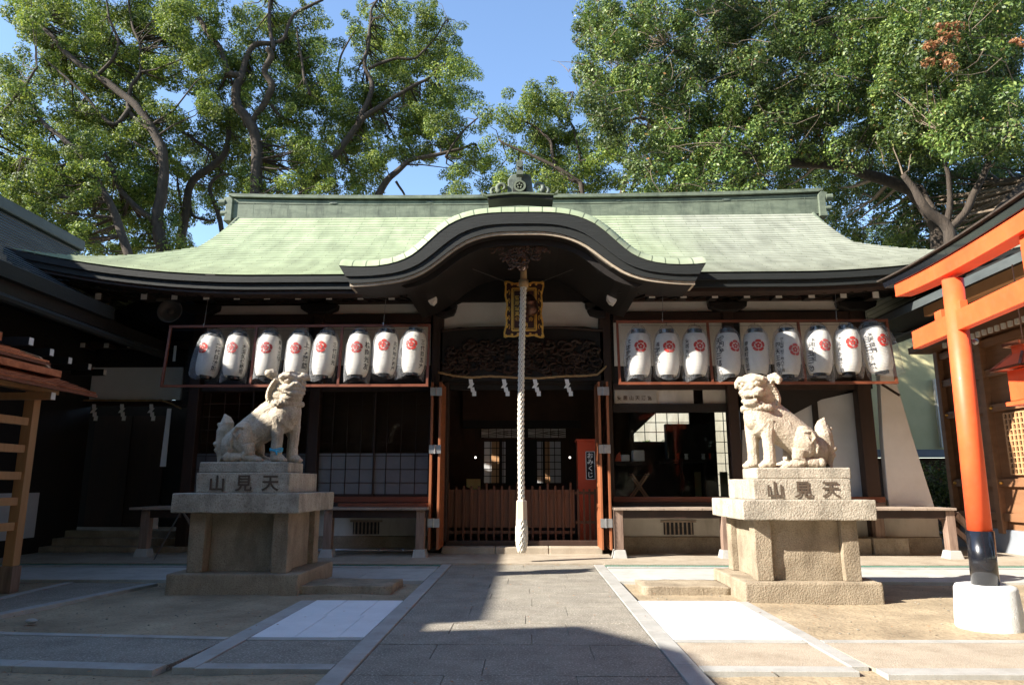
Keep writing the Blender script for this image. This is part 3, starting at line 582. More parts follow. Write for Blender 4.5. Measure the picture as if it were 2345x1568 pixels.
for u, sg in ((1002, 1), (1388, -1)):   # elephant-nose arms beside the doorway
    p = P(u, 712, YW - .2); MB().prism([(p.x, p.z + .12), (p.x + sg * .22, p.z + .13), (p.x + sg * .42, p.z + .02), (p.x + sg * .36, p.z - .1), (p.x + sg * .15, p.z - .16), (p.x, p.z - .14)][::sg], YW - .22, YW - .1).build('carved_arm', blackwood, hall, bevel=.02)
    for du, dv, w_, h_ in ((-sg * 14, -29, .10, .12), (-sg * 17, -52, .12, .06)):
        q = P(u + du, 712 + dv, 13.9); MB().prism([(q.x - w_, q.z + h_), (q.x + w_, q.z + h_), (q.x + w_ * .9, q.z - h_ * .4), (q.x + w_ * .3, q.z - h_), (q.x - w_ * .5, q.z - h_ * .7), (q.x - w_, q.z)], 13.9, 14.1).build('painted_arm_end', lamp_white, hall, bevel=.012)
rl_ = rect('carved_lintel', blackwood, 1008, 1382, 753, 872, YW - .12, .2)
p0, p1 = P(1020, 785, YW - .14), P(1370, 855, YW - .14); carved('carved_relief', p0.x, p1.x, p1.z, p0.z, YW - .13, 260, .16, darkwood, par=rl_)
MB().tube([P(1012, 757, YW - .16), P(1100, 750, YW - .2), P(1195, 749, YW - .2), P(1290, 750, YW - .2), P(1380, 757, YW - .16)], .03, 6).build('beam_moulding', darkwood, hall)
# door frame
rect('door_head', redwood_h, 1045, 1345, 884, 889, YW + .1, .06); rect('door_head', blackwood, 1010, 1380, 866, 878, YW - .02, .1)
# door leaves, folded open towards the viewer
def leaf(x0, x1):
    y0, y1 = 14.35, 15.15; z0, z1 = .16, ZZ(876, 14.5); d = MB()
    for a_, b_ in ((y0, y0 + .07), (y1 - .07, y1)): d.box(x0, x1, a_, b_, z0, z1)
    for k in range(9): z = z0 + (z1 - z0) * k / 8; d.box(x0 + .004, x1 - .004, y0 + .07, y1 - .07, z - (.0 if k == 0 else .035), z + (.0 if k == 8 else .035))
    o = d.build('door_leaf', redwood, hall, bevel=.006); MB().box((x0 + x1) / 2 - .008, (x0 + x1) / 2 + .008, y0 + .07, y1 - .07, z0, z1).build('door_panel', redwood, o)
    for k in range(14): pass
    return o
for s, xs_ in ((-1, (P(986, 1070, 14.35).x, P(1004, 1070, 14.35).x)), (1, (P(1376, 1070, 14.35).x, P(1394, 1070, 14.35).x))):
    w = .05
    A = leaf(xs_[0] - w / 2, xs_[0] + w / 2); B_ = leaf(xs_[1] - w / 2 + .01, xs_[1] + w / 2 + .01)
    for v in (896, 1028, 1197):
        z = ZZ(v, 14.35); h = MB().box(xs_[0] - .035, (xs_[0] + xs_[1]) / 2 - .003, 14.325, 14.348, z - .085, z + .085).box((xs_[0] + xs_[1]) / 2 + .003, xs_[1] + .045, 14.325, 14.348, z - .085, z + .085).tube([((xs_[0] + xs_[1]) / 2, 14.32, z - .09), ((xs_[0] + xs_[1]) / 2, 14.32, z + .09)], .014, 8)
        h.build('hinge', steel, A)
for u in (1020, 1372):
    p = P(u, 1070, 15.25); MB().box(p.x - .05, p.x + .05, 15.2, 15.5, .16, ZZ(876, 15.3)).build('door_jamb', darkwood, hall, bevel=.01)
a, c = P(1012, 1250, 15), P(1380, 1250, 15)
bb = MB()
for i in range(3): w = (c.x - a.x) / 3; bb.box(a.x + w * i + .004, a.x + w * (i + 1) - .004, 14.9, 15.9, -.02, .165)
bb.build('door_step', washed_tan, hall, bevel=.02)
MB().box(a.x, c.x, 15.2, 15.35, .166, .27).build('door_sill', darkwood, hall, bevel=.01)
# ------------------------------------------------------------------ verandah
ZV = ZZ(1162, YV)
def veranda(x0, x1, posts):
    b = MB(); x = x0
    while x < x1 - .01:
        w = min(.24 * random.uniform(.9, 1.1), x1 - x); b.box(x + .002, x + w - .002, YV - .05 + random.uniform(-.006, .006), YW - .02, ZV - .045, ZV + random.uniform(-.002, .002)); x += w
    o = b.build('veranda_floor', greywood, hall, bevel=.003); MB().box(x0 + .03, x1 - .05, YV + .04, YV + .16, ZV - .2, ZV - .048).build('edge_beam', darkwood, o)
    for u in posts:
        p = P(u, 1220, YV + .1); pw = MB().box(p.x - .085, p.x + .085, YV + .02, YV + .2, .17, ZV - .048 if u not in () else ZV); pw.build('veranda_post', postwood, o, bevel=.01)
        s = MB(); s.add([(p.x - .15, YV - .06, -.02), (p.x + .15, YV - .06, -.02), (p.x + .15, YV + .28, -.02), (p.x - .15, YV + .28, -.02), (p.x - .11, YV - .01, .18), (p.x + .11, YV - .01, .18), (p.x + .11, YV + .23, .18), (p.x - .11, YV + .23, .18)], [(0, 3, 2, 1), (4, 5, 6, 7), (0, 1, 5, 4), (1, 2, 6, 5), (2, 3, 7, 6), (3, 0, 4, 7)]); s.build('post_base', granite, o, bevel=.015)
    return o
veranda(P(745, 1165, YV).x, P(980, 1165, YV).x, (752, 963)); 
vr = veranda(P(1406, 1165, YV).x, P(2188, 1165, YV).x, (1417, 1662, 2176))
veranda(P(317, 1165, YV + .3).x, P(430, 1165, YV + .3).x, (333,))
p = P(2195, 1180, 14.3); MB().bar((p.x - .05, 14.3, .85), (p.x + .55, 14.5, .28), .06, .12).bar((p.x - .05, 14.9, .8), (p.x + .7, 15.1, .2), .06, .1).build('veranda_stair', postwood, vr)
q0 = P(2012, 1200, 15); MB().box(q0.x - .09, q0.x + .09, 14.95, 15.1, .36, ZV - .05).build('veranda_post', postwood, vr); MB().box(q0.x - .2, q0.x + .5, 14.85, 15.25, 0, .36).box(q0.x - 1.2, q0.x - .22, 14.9, 15.25, 0, .35).build('footing_stone', stone_d, vr, bevel=.02)
# bench-top board on the left veranda
pb0, pb1 = P(775, 1155, 14.5), P(978, 1155, 14.5); MB().box(pb0.x, pb1.x, 14.45, 14.9, ZV + .01, ZV + .07).build('low_shelf', redwood_h, hall)
# lower wall, vents
for (x0, x1) in ((P(436, 1200, YW).x, P(1000, 1200, YW).x), (P(1390, 1200, YW).x, P(2150, 1200, YW).x)):
    lw = MB().box(x0, x1, YW + .02, YW + .2, .35, ZV - .046).build('under_wall', plaster_old, hall); MB().box(x0, x1, YW - .05, YW + .2, -.02, .345).build('base_stones', stone_d, hall, bevel=.01)
for u0, u1 in ((808, 868), (1520, 1588)):
    a, c = P(u0, 1209, YW), P(u1, 1209, YW); z0, z1 = ZZ(1223, YW), ZZ(1195, YW); o = MB().box(a.x, c.x, YW + .005, YW + .03, z0, z1).build('vent', black_ink, hall); bb = MB().box(a.x - .06, c.x + .06, YW - .02, YW + .018, z1, z1 + .04)
    n = 7
    for i in range(n): x = a.x + (c.x - a.x) * (i + .5) / n; bb.box(x - .016, x + .016, YW - .012, YW + .002, z0, z1)
    bb.build('vent_bars', greywood, o)
for u0, u1 in ((440, 988), (1405, 2028)): rect('sill_beam', redwood_h, u0, u1, 1137, 1149, YW - .16, .24); rect('sill_rail', darkwood, u0, u1, 1150, 1158, YW - .3, .3)
# ------------------------------------------------------------------ windows
def lattice(u0, u1, v0, v1, cols, rows, split, Y=YW + .02, m=darkwood, bars=.011, low=shoji, name='window'):
    a, c = P(u0, (v0 + v1) / 2, Y), P(u1, (v0 + v1) / 2, Y); z0, z1 = ZZ(v1, Y), ZZ(v0, Y); fr = MB(); W = .03
    fr.box(a.x, a.x + W, Y, Y + .04, z0, z1).box(c.x - W, c.x, Y, Y + .04, z0, z1).box(a.x + W, c.x - W, Y, Y + .04, z0, z0 + .05).box(a.x + W, c.x - W, Y, Y + .04, z1 - W, z1)
    o = fr.build(name, m, hall); lt = MB()
    for i in range(1, cols): x = a.x + (c.x - a.x) * i / cols; lt.box(x - bars / 2, x + bars / 2, Y + .005, Y + .025, z0 + .05, z1 - W)
    for j in range(1, rows): z = z0 + (z1 - z0) * j / rows; lt.box(a.x + W, c.x - W, Y + .007, Y + .023, z - bars / 2, z + bars / 2)
    lt.build('lattice', m, o); zs = z0 + (z1 - z0) * split
    if split: MB().box(a.x + W, c.x - W, Y + .028, Y + .034, z0 + .05, zs).build('frosted_pane', low, o)
    MB().box(a.x + W, c.x - W, Y + .028, Y + .032, zs if split else z0 + .05, z1 - W).build('glass_pane', glass, o); return o
rw = redwood_h
lattice(728, 858, 893, 1136, 4, 8, .40, m=darkwood); lattice(852, 984, 893, 1136, 4, 8, .40, Y=YW + .07)
lattice(440, 575, 893, 1136, 4, 8, .40, low=shoji_d); lattice(570, 704, 893, 1136, 4, 8, .40, Y=YW + .07, low=shoji_d)
o = MB().box(P(1407, 1010, YW).x, P(1673, 1010, YW).x, YW + .04, YW + .044, ZZ(1136, YW), ZZ(930, YW)).build('window_glass', glass, hall)
rect('plaster_panel', plaster_old, 1406, 1588, 893, 925, YW + .03, .03); rect('plaster_panel', plaster_old, 1610, 1672, 893, 925, YW + .03, .03); rect('lintel', blackwood, 1404, 1675, 925, 944, YW - .04, .12)
# banner over the right-hand window
bn = rect('paper_banner', mat('faded_banner', (.30, .27, .22), (.40, .36, .30), .8, 3, bump=0), 1408, 1505, 893, 924, YW - .03, .01)
for i, ch in enumerate('安居山天満宮'):
    vs, fs = text_polys(ch); p = P(1418 + i * 14, 911, YW - .035); MB().add([(p.x + x * .1, YW - .036, p.z + y * .1) for x, y, z in vs], fs).build('lettering', interior, bn)
# right end : plaster wall of the side bay, dark board in place of a sloping shadow, brace and tapering screen wall
pw = [P(*q, YW + .25) for q in ((1700, 900), (1975, 884), (1990, 1145), (1700, 1145))]
MB().prism([(p.x, p.z) for p in pw][::-1], YW + .25, YW + .32).build('plaster_panel', shaded_plaster, hall)
q = [P(*k, YW + .1) for k in ((1697, 893), (1975, 893), (1975, 886), (1880, 915), (1780, 968), (1697, 985))]
MB().prism([(p.x, p.z) for p in q], YW + .08, YW + .12).build('shade_board', blackwood, hall); rect('thin_post', blackwood, 1868, 1880, 893, 1136, YW + .18, .05)
q = [P(*k, YW - .05) for k in ((2012, 800), (2036, 800), (2056, 885), (2082, 975), (2110, 1065), (2141, 1163), (2036, 1163), (2022, 1000))]
MB().prism([(p.x, p.z) for p in q][::-1], YW - .05, YW + .12).build('screen_wall', plaster, hall, bevel=.01)
MB().bar(P(2060, 905, 14.9), P(2020, 880, 15.1), .06, .05).build('thin_brace', darkwood, hall)
# hall ends and dark interior
x0, x1 = XC - 7.1, XC + 7.3
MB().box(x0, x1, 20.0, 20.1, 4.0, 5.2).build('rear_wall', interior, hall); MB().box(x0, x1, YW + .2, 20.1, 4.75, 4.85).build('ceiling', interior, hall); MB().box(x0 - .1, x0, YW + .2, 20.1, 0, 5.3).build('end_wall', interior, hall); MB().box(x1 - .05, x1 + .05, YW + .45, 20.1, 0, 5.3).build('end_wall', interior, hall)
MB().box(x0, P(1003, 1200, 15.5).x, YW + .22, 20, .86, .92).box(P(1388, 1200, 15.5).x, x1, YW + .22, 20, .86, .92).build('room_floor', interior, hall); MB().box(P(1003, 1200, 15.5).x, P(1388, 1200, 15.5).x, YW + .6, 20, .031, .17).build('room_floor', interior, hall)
def wallh(holes, xa, xb, za, zb, Y):      # wall with rectangular holes sorted by x
    b = MB(); x = xa
    for hx0, hx1, hz0, hz1 in holes:
        if hx0 > x: b.box(x, hx0, Y, Y + .1, za, zb)
        b.box(hx0, hx1, Y, Y + .1, za, hz0).box(hx0, hx1, Y, Y + .1, hz1, zb); x = hx1
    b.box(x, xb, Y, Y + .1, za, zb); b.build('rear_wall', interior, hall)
YB2 = 19.8
def hole(u0, u1, v0, v1): return (P(u0, (v0 + v1) / 2, YB2).x, P(u1, (v0 + v1) / 2, YB2).x, ZZ(v1, YB2), ZZ(v0, YB2))
h1, h2, h3 = hole(1108, 1285, 1010, 1106), hole(1450, 1580, 946, 1012), hole(1640, 1700, 940, 1136)
wallh([h1, h2, h3], x0, x1, 0, 4.0, YB2)
ht = hole(1102, 1296, 982, 1002)
def rear_grid(h, c, r, panes=None, nm='rear_window'):
    g = MB()
    for i in range(c + 1): x = h[0] + (h[1] - h[0]) * i / c; g.box(x - .01, x + .01, YB2 - .03, YB2 - .01, h[2], h[3])
    for j in range(r + 1): z = h[2] + (h[3] - h[2]) * j / r; g.box(h[0], h[1], YB2 - .028, YB2 - .012, z - .01, z + .01)
    return g.build(nm, blackwood, hall)
rear_grid(h1, 12, 6); rear_grid(h2, 5, 3); rear_grid(h3, 3, 8)
for k in range(3): pass
k_ = [P(*q, YB2 - .04) for q in ((1440, 940), (1508, 940), (1440, 1004))]; MB().prism([(p.x, p.z) for p in k_], YB2 - .06, YB2 - .045).build('shade_board', blackwood, hall)  # dark board added to cut off a corner of the bright view
g1 = MB()
for u0, u1 in ((1143, 1150), (1158, 1230), (1243, 1248)): a = hole(u0, u1, 1006, 1110); g1.box(a[0], a[1], YB2 - .05, YB2 - .031, a[2], a[3])
g1.build('rear_door_stile', blackwood, hall)
for u0, u1 in ((1114, 1137), (1249, 1266)): a = hole(u0, u1, 980, 1108); MB().box(a[0], a[1], 22.5, 22.8, 0, 4).build('rear_pillar', orange_wood, hall)
MB().box(ht[0], ht[1], YB2 - .06, YB2 - .045, ht[2], ht[3]).build('transom', mat('transom_paper', (.8, .82, .84), (.86, .86, .86), .7, 2, bump=0), hall)
tr = MB(); mid = (ht[0] + ht[1]) / 2
for s0, s1 in ((ht[0], mid - .12), (mid + .12, ht[1])):
    for k in range(3): tr.bar((s0, YB2 - .07, ht[2] + .03 * k), (s1, YB2 - .07, ht[3] - .15 + .06 * k), .012, .012).bar((s0, YB2 - .072, ht[3] - .03 * k), (s1, YB2 - .072, ht[2] + .15 - .06 * k), .012, .012)
    for k in range(6): x = s0 + (s1 - s0) * k / 5; tr.box(x - .008, x + .008, YB2 - .075, YB2 - .063, ht[2], ht[3])
tr.box(mid - .12, mid + .12, YB2 - .075, YB2 - .062, ht[2], ht[3]); tr.build('transom_tracery', blackwood, hall)
rect('inner_beam', blackwood, 1060, 1330, 962, 979, 19.5, .2); rect('inner_cloth', interior, 1060, 1325, 892, 962, 19.4, .03)
a = hole(1590, 1680, 1080, 1136)
for u0, u1 in ((1590, 1605), (1648, 1666), (1672, 1700)): k = hole(u0, u1, 1080, 1136); MB().box(k[0], k[1], YB2 - .06, YB2 - .05, k[2], k[3]).build('frosted_pane', ochre, hall)

# fallen leaves blown against the kerbs
_v = []; _f = []
for i in range(420):
    x = random.choice((random.uniform(-8, -1.6), random.uniform(1.4, 8), random.uniform(-1.3, 1.1) if random.random() < .3 else random.uniform(-6, 6))); y = random.choice((random.uniform(7.1, 11), random.uniform(12.7, 13.2), random.uniform(4.5, 6))); a = random.uniform(0, 6.28); L = random.uniform(.012, .028); z = .022 if abs(x) < 1.5 or y > 12 else .004
    o = len(_v); _v += [(x - L * math.cos(a), y - L * math.sin(a), z), (x + L * .4 * math.sin(a), y - L * .4 * math.cos(a), z + .006), (x + L * math.cos(a), y + L * math.sin(a), z + .003), (x - L * .4 * math.sin(a), y + L * .4 * math.cos(a), z + .005)]; _f.append((o, o + 1, o + 2, o + 3))
_m = MB(); _m.v = _v; _m.f = _f; tag(_m.build('leaf_litter', leaf_rust, fix=False), kind='stuff')
# ================================================================== LANTERNS
def lantern_radius(z): # z in 0..1 over body height
    return .214 * (1 - .24 * abs(2 * z - 1) ** 4.2) 
BH = .74
def make_lantern(name='paper_lantern'):
    r = empty(name, (0, 0, 0), 'x x x x', 'paper lantern', 'white paper lanterns in plastic bags under the eaves')
    b = MB(); prof = []
    N = 44
    for i in range(N + 1):
        z = i / N; prof.append((lantern_radius(z) * (1 - (.016 if i % 2 else 0)), (z - .5) * BH))
    b.lathe(prof, n=32, cap=False).build('paper_body', lantern_m, r, smooth=True, local=True)
    for z0, z1, rr_ in ((BH / 2 - .01, BH / 2 + .085, .125), (-BH / 2 - .05, -BH / 2 + .01, .105)):
        MB().lathe([(rr_ - .03, z0), (rr_, z0), (rr_ + .004, z1), (rr_ - .02, z1), (rr_ - .025, (z0 + z1) / 2)], n=24).build('lantern_cap', blacklac, r, smooth=False, local=True)
    h = []
    for i in range(13): a = PI * i / 12; h.append((.12 * math.cos(a), 0, BH / 2 + .08 + .1 * math.sin(a) ** .7))
    MB().tube(h, .0035, 5).tube([(0, 0, BH / 2 + .17), (0, 0, BH / 2 + .26)], .003, 5).build('wire_handle', black_ink, r, local=True)
    return r
LP = make_lantern()
def wrap(pts, ang, zc, off=.006, sc_=1.0):
    out = []
    for x, y in pts:
        z = zc + y; rr_ = lantern_radius(min(max(z / BH + .5, 0), 1)) + off; a = -PI / 2 + ang + x / .205
        out.append((rr_ * math.cos(a), rr_ * math.sin(a), z))
    return out
def crest(r, ang, zc, R=.106, k=0):
    b = MB()
    for s in range(5):
        a0_, a1_ = PI / 2 + (s - .5) * 2 * PI / 5 + .05, PI / 2 + (s + .5) * 2 * PI / 5 - .05; n = 8; o = []; i_ = []
        for j in range(n + 1):
            t = j / n; a = a0_ + (a1_ - a0_) * t; ro = R * (.90 + .12 * math.sin(PI * t) ** .6); ri = R * .60
            o.append((ro * math.cos(a), ro * math.sin(a))); i_.append((ri * math.cos(a), ri * math.sin(a)))
        v = wrap(o + i_, ang, zc); b.add(v, [(j, j + 1, n + 2 + j, n + 1 + j) for j in range(n)])
    for s in range(5):
        a = PI / 2 + s * 2 * PI / 5; c = (R * .30 * math.cos(a), R * .30 * math.sin(a)); v = wrap([c] + [(c[0] + R * .195 * math.cos(2 * PI * j / 10), c[1] + R * .195 * math.sin(2 * PI * j / 10)) for j in range(10)], ang, zc); b.add(v, [(0, 1 + j, 1 + (j + 1) % 10) for j in range(10)])
    return b.build('crest', crest_m, r, local=True, fix=False)
def lettering(r, cols, name='lettering'):
    b = MB()
    for txt, ang, ztop, size in cols:
        z = ztop
        for ch in txt:
            vs, fs = text_polys(ch); b.add(wrap([(v[0] * size * .95, v[1] * size) for v in vs], ang, z, .007), fs); z -= size * 1.08
    return b.build(name, black_ink, r, local=True, fix=False)
def bag(r, seed, skew=0.0, drop=0.06, flare=0.0):
    b = MB(); n = 28; rs = random.Random(seed); prof = [(.06, BH / 2 + .15), (.14, BH / 2 + .09), (.2, BH / 2), (.235, BH * .3), (.245, 0), (.24, -BH * .3), (.23, -BH / 2), (.215, -BH / 2 - drop)]
    ph = [rs.uniform(0, 6.28) for _ in range(4)]
    for j, (rad, z) in enumerate(prof):
        for k in range(n):
            a = 2 * PI * k / n; w = 1 + .05 * math.sin(3 * a + ph[0] + j * .7) + .035 * math.sin(7 * a + ph[1] - j * 1.3) + rs.uniform(-.02, .02); t = j / 7
            ex = max(0, math.cos(a - skew)) ** 4 * flare * t; b.v.append(((rad * w + ex) * math.cos(a), (rad * w * .93 + ex * .3) * math.sin(a), z + .05 * t * math.sin(2 * a + ph[2])))
    for j in range(len(prof) - 1):
        for k in range(n): b.f.append((j * n + k, j * n + (k + 1) % n, (j + 1) * n + (k + 1) % n, (j + 1) * n + k))
    return b.build('plastic_bag', bag_m, r, smooth=True, local=True, fix=False)
YL = 13.7
def place_lantern(i, usrc, top, bot, cang, cz, cols, label, tilt=0, skew=0, flare=0, uy=13.7):
    global first
    r = LP if i == 0 else copy_tree(LP)
    if i == 0: pass
    else:
        for c in kids(r):
            if c.name.split('.')[0] in ('crest', 'lettering', 'plastic_bag'): bpy.data.objects.remove(c)
    u = usrc / 1.0917; v = (top + bot) / 2 / 1.0917; p = P(u, v, uy); hh = abs(ZZ(top / 1.0917, uy, u) - ZZ(bot / 1.0917, uy, u)); s = hh / (BH + .15)
    r.location = p; r.scale = (s, s, s); r.rotation_euler = (math.radians(-2), math.radians(tilt), 0); r['label'] = label
    crest(r, cang, cz); lettering(r, cols); bag(r, i * 7 + 3, skew, .06 + .03 * (i % 3), flare)
LN = [  # src x, top, bottom, crest angle, crest z, writing columns, label, tilt
 (525, 833, 950, -.40, .12, (('二代目錦影', .95, .20, .10),), 'leftmost lantern of the left frame, tilted, its bag flaring out at the lower left', 7, PI, .10),
 (591, 832, 952, -.12, .13, (('大玉久保瑛司', .95, .17, .085),), 'second lantern from the left end, with a boxed seal under its writing', 3, 0, 0),
 (671, 831, 951, .08, .12, (('寿々三郎', 1.3, .25, .09), ('大國', -1.1, .2, .08)), 'third lantern from the left, just left of the stone lion with closed mouth', 3, 0, 0),
 (746, 831, 951, -.02, .11, (('上方落語', .95, .20, .12),), 'fourth lantern from the left, partly behind the left lion head', 3, 0, .02),
 (812, 830, 950, -.18, .13, (('三代目光', 1.1, .2, .10),), 'fifth lantern from the left, just right of the left lion head', 4, 0, 0),
 (896, 828, 949, .02, .11, (('桂南光友', 1.0, .17, .12),), 'sixth lantern from the left, first in the last bay, creased bag over its crest', 2, 0, 0),
 (964, 825, 946, -.03, .13, (('北新地大和屋', 1.0, .18, .085),), 'seventh lantern from the left, second to last in its frame', 3, 0, 0),
 (1034, 823, 944, -.10, .13, (('三代目五大', .95, .19, .10),), 'eighth lantern, last at the right end of the left frame beside the doorway post', 3, PI, .08),
 (1596, 826, 950, .05, .12, (('文志佐代', -1.0, .22, .09), ('山田商店', -1.3, .12, .10)), 'first lantern at the left end of the right frame, with a thick column of writing', 2, 0, 0),
 (1667, 826, 950, .03, .11, (('長堀大丸', -.95, .16, .09), ('一丁目大', -1.25, .1, .09)), 'second lantern of the right frame, its crest half washed out by sun', 2, 0, 0),
 (1738, 825, 949, .18, .12, (('安居天神', -.9, .22, .09),), 'third lantern of the right frame, last before the first upright bar', 2, 0, 0),
 (1820, 825, 948, .38, .12, (('愛円亭', -.78, .26, .10), ('天六三郎玄', -1.08, .22, .125)), 'fourth lantern of the right frame, large black writing, crest turned right', 2, 0, 0),
 (1890, 824, 948, -.1, .12, (('南森町吉田屋', -1.1, .17, .09), ('二代目中村', 1.15, .16, .09)), 'fifth lantern of the right frame, behind the right stone lion\'s head', 2, 0, 0),
 (1968, 823, 950, .30, .05, (('愛山園前番地六丁目', -.72, .23, .062), ('四天王寺前', -1.1, .14, .105)), 'sixth lantern of the right frame, low hung in a loose bag', 3, 0, .06),
 (2047, 819, 946, .18, .10, (('安住大阪阪', -.75, .2, .08), ('天王三商', -1.05, .1, .12)), 'seventh lantern of the right frame, just right of the last upright bar', 3, 0, 0),
 (2119, 816, 943, .0, .12, (('大阪天王寺丁目', -1.0, .2, .085),), 'eighth lantern of the right frame, second from its right end', 3, 0, .02),
 (2190, 808, 940, .30, .11, (('安天伝例', -.62, .25, .085), ('自日酒家', -.98, .18, .135)), 'rightmost lantern, tilted, its loose bag swinging out to the right over the frame', -8, 0, .16)]
for i, L in enumerate(LN): place_lantern(i, *L[:6], L[6], L[7], L[8], L[9])
def frame(u0, u1, v0, v1, bars, label):
    r = empty('lantern_frame', P((u0 + u1) / 2, v1, YL), label, 'lantern frame')
    a, c = P(u0, (v0 + v1) / 2, YL), P(u1, (v0 + v1) / 2, YL); z1, z0 = ZZ(v0, YL), ZZ(v1, YL); w = .025; m = redwood_h
    MB().box(a.x, c.x, YL + .02, YL + .07, z1 - w, z1 + w).build('top_rail', m, r); MB().box(a.x, c.x, YL - .12, YL - .07, z0 - w, z0 + w).build('bottom_rail', m, r)
    for u in [u0] + list(bars) + [u1]:
        x = min(max(P(u, (v0 + v1) / 2, YL).x, a.x + w), c.x - w); MB().bar((x, YL + .045, z1 - w), (x, YL - .095, z0 + w), .045, .045, up=(0, 1, 0)).build('upright', m, r)
    MB().tube([(a.x + .1, YL, z1 - .08), ((a.x + c.x) / 2, YL, z1 - .10), (c.x - .1, YL, z1 - .08)], .004, 4).build('hanging_wire', black_ink, r)
    for u in (u0 + (85 if u0 < 1000 else 105), u1 - (107 if u0 < 1000 else 125)): x = P(u, v0, YL).x; MB().tube([(x, YL + .04, z1), (x + .03, YL + .05, z1 + .55)], .006, 5).tube([(x, YL + .03, z1 - .01), (x, YL + .03, z1 + .06)], .012, 6).build('hanging_rod', steel, r)
    return r
frame(380, 984, 743, 883, (582, 780), 'long reddish wooden frame hung with eight lanterns left of the doorway')
frame(1413, 2043, 737, 880, (1625, 1835), 'long reddish wooden frame hung with nine lanterns right of the doorway')
# ================================================================== BELL ROPE, BELL, PLAQUE
def bell_rope():
    x, y = -.12, 13.45; r = empty('bell_rope', (x, y, .1), 'thick white braided rope hanging down to a tassel in the middle of the doorway', 'bell rope')
    zt, zb = ZZ(650, y), ZZ(1146, y); b = MB(); R = .048; NS = 6
    for sg in (-1, 1):
        for k in range(NS):
            pts = []; n = 260
            for i in range(n + 1):
                t = i / n; z = zt + (zb - zt) * t; a = sg * (zt - z) * 2 * PI / .55 + 2 * PI * k / NS + (0 if sg > 0 else .26); rr_ = R + .006 * math.sin(a * NS + sg); cx = x + .05 * (1 - t) - .03 * math.sin(t * 3) ; pts.append((cx + rr_ * math.cos(a), y + rr_ * math.sin(a), z))
            b.tube(pts, .0135, 5)
    b.build('rope', rope_m, r, smooth=True)
    MB().tube([(x + .05 * (1 - t) - .03 * math.sin(t * 3), y, zt + (zb - zt) * t) for t in np.linspace(0, 1, 30)], .036, 10).build('rope_core', greywood, r, smooth=True)
    zt2 = ZZ(614, y); MB().tube([(x + .05, y, zt2 + .3), (x + .05, y, zt2), (x + .055, y, zt - .06)], [.03, .06, .075], 12).tube([(x + .05, y, zt + .07), (x + .05, y, zt - .07)], .1, 12).build('straw_binding', straw, r, smooth=True)
    z0, z1, z2 = ZZ(1146, y), ZZ(1189, y), ZZ(1264, y); X = x
    MB().tube([(X, y, z0 + .02), (X, y, z0 - .01), (X, y, z1)], [.075, .1, .108], 6).build('wooden_sleeve', mat('bleached_wood', (.42, .33, .25), (.55, .45, .36), .7, 4, stretch=(3, 3, .3)), r)
    t = MB()
    for k in range(22):
        a = 2 * PI * k / 22
        for sg in (-1, 1):
            pts = []
            for i in range(24): q = i / 23; rr_ = (.088 + .018 * math.sin(q * 2.6)) * (1 - .4 * q ** 4) + .006 * math.sin(k * 2.3 + q * 9); aa = a + sg * q * 3.2; pts.append((X + rr_ * math.cos(aa), y + rr_ * math.sin(aa), z1 + (z2 - z1) * q + .012 * math.sin(q * 60)))
            t.tube(pts, .014, 4)
    t.build('tassel', rope_m, r, smooth=True); MB().tube([(X, y, z1), (X, y, z1 + (z2 - z1) * .9)], [.1, .07], 10).build('tassel_core', rope_m, r, smooth=True)
bell_rope()
p = P(1212, 700, 13.75); b = MB(); s = .0085 * 1.05
b.lathe([(.01, .27), (.035, .25), (.05, .235), (.11, .21), (.15, .14), (.165, .07), (.178, .06), (.178, .03), (.168, .02), (.172, -.06), (.165, -.13), (.12, -.19), (.05, -.215), (.0, -.22)], n=24, cap=False)
bl = b.build('shrine_bell', bronze, smooth=True, loc=(p.x, p.y, p.z)); bl.rotation_euler = (0, math.radians(-14), 0); tag(bl, 'round dark bronze bell hanging beside the braided rope in front of the plaque', 'bell')
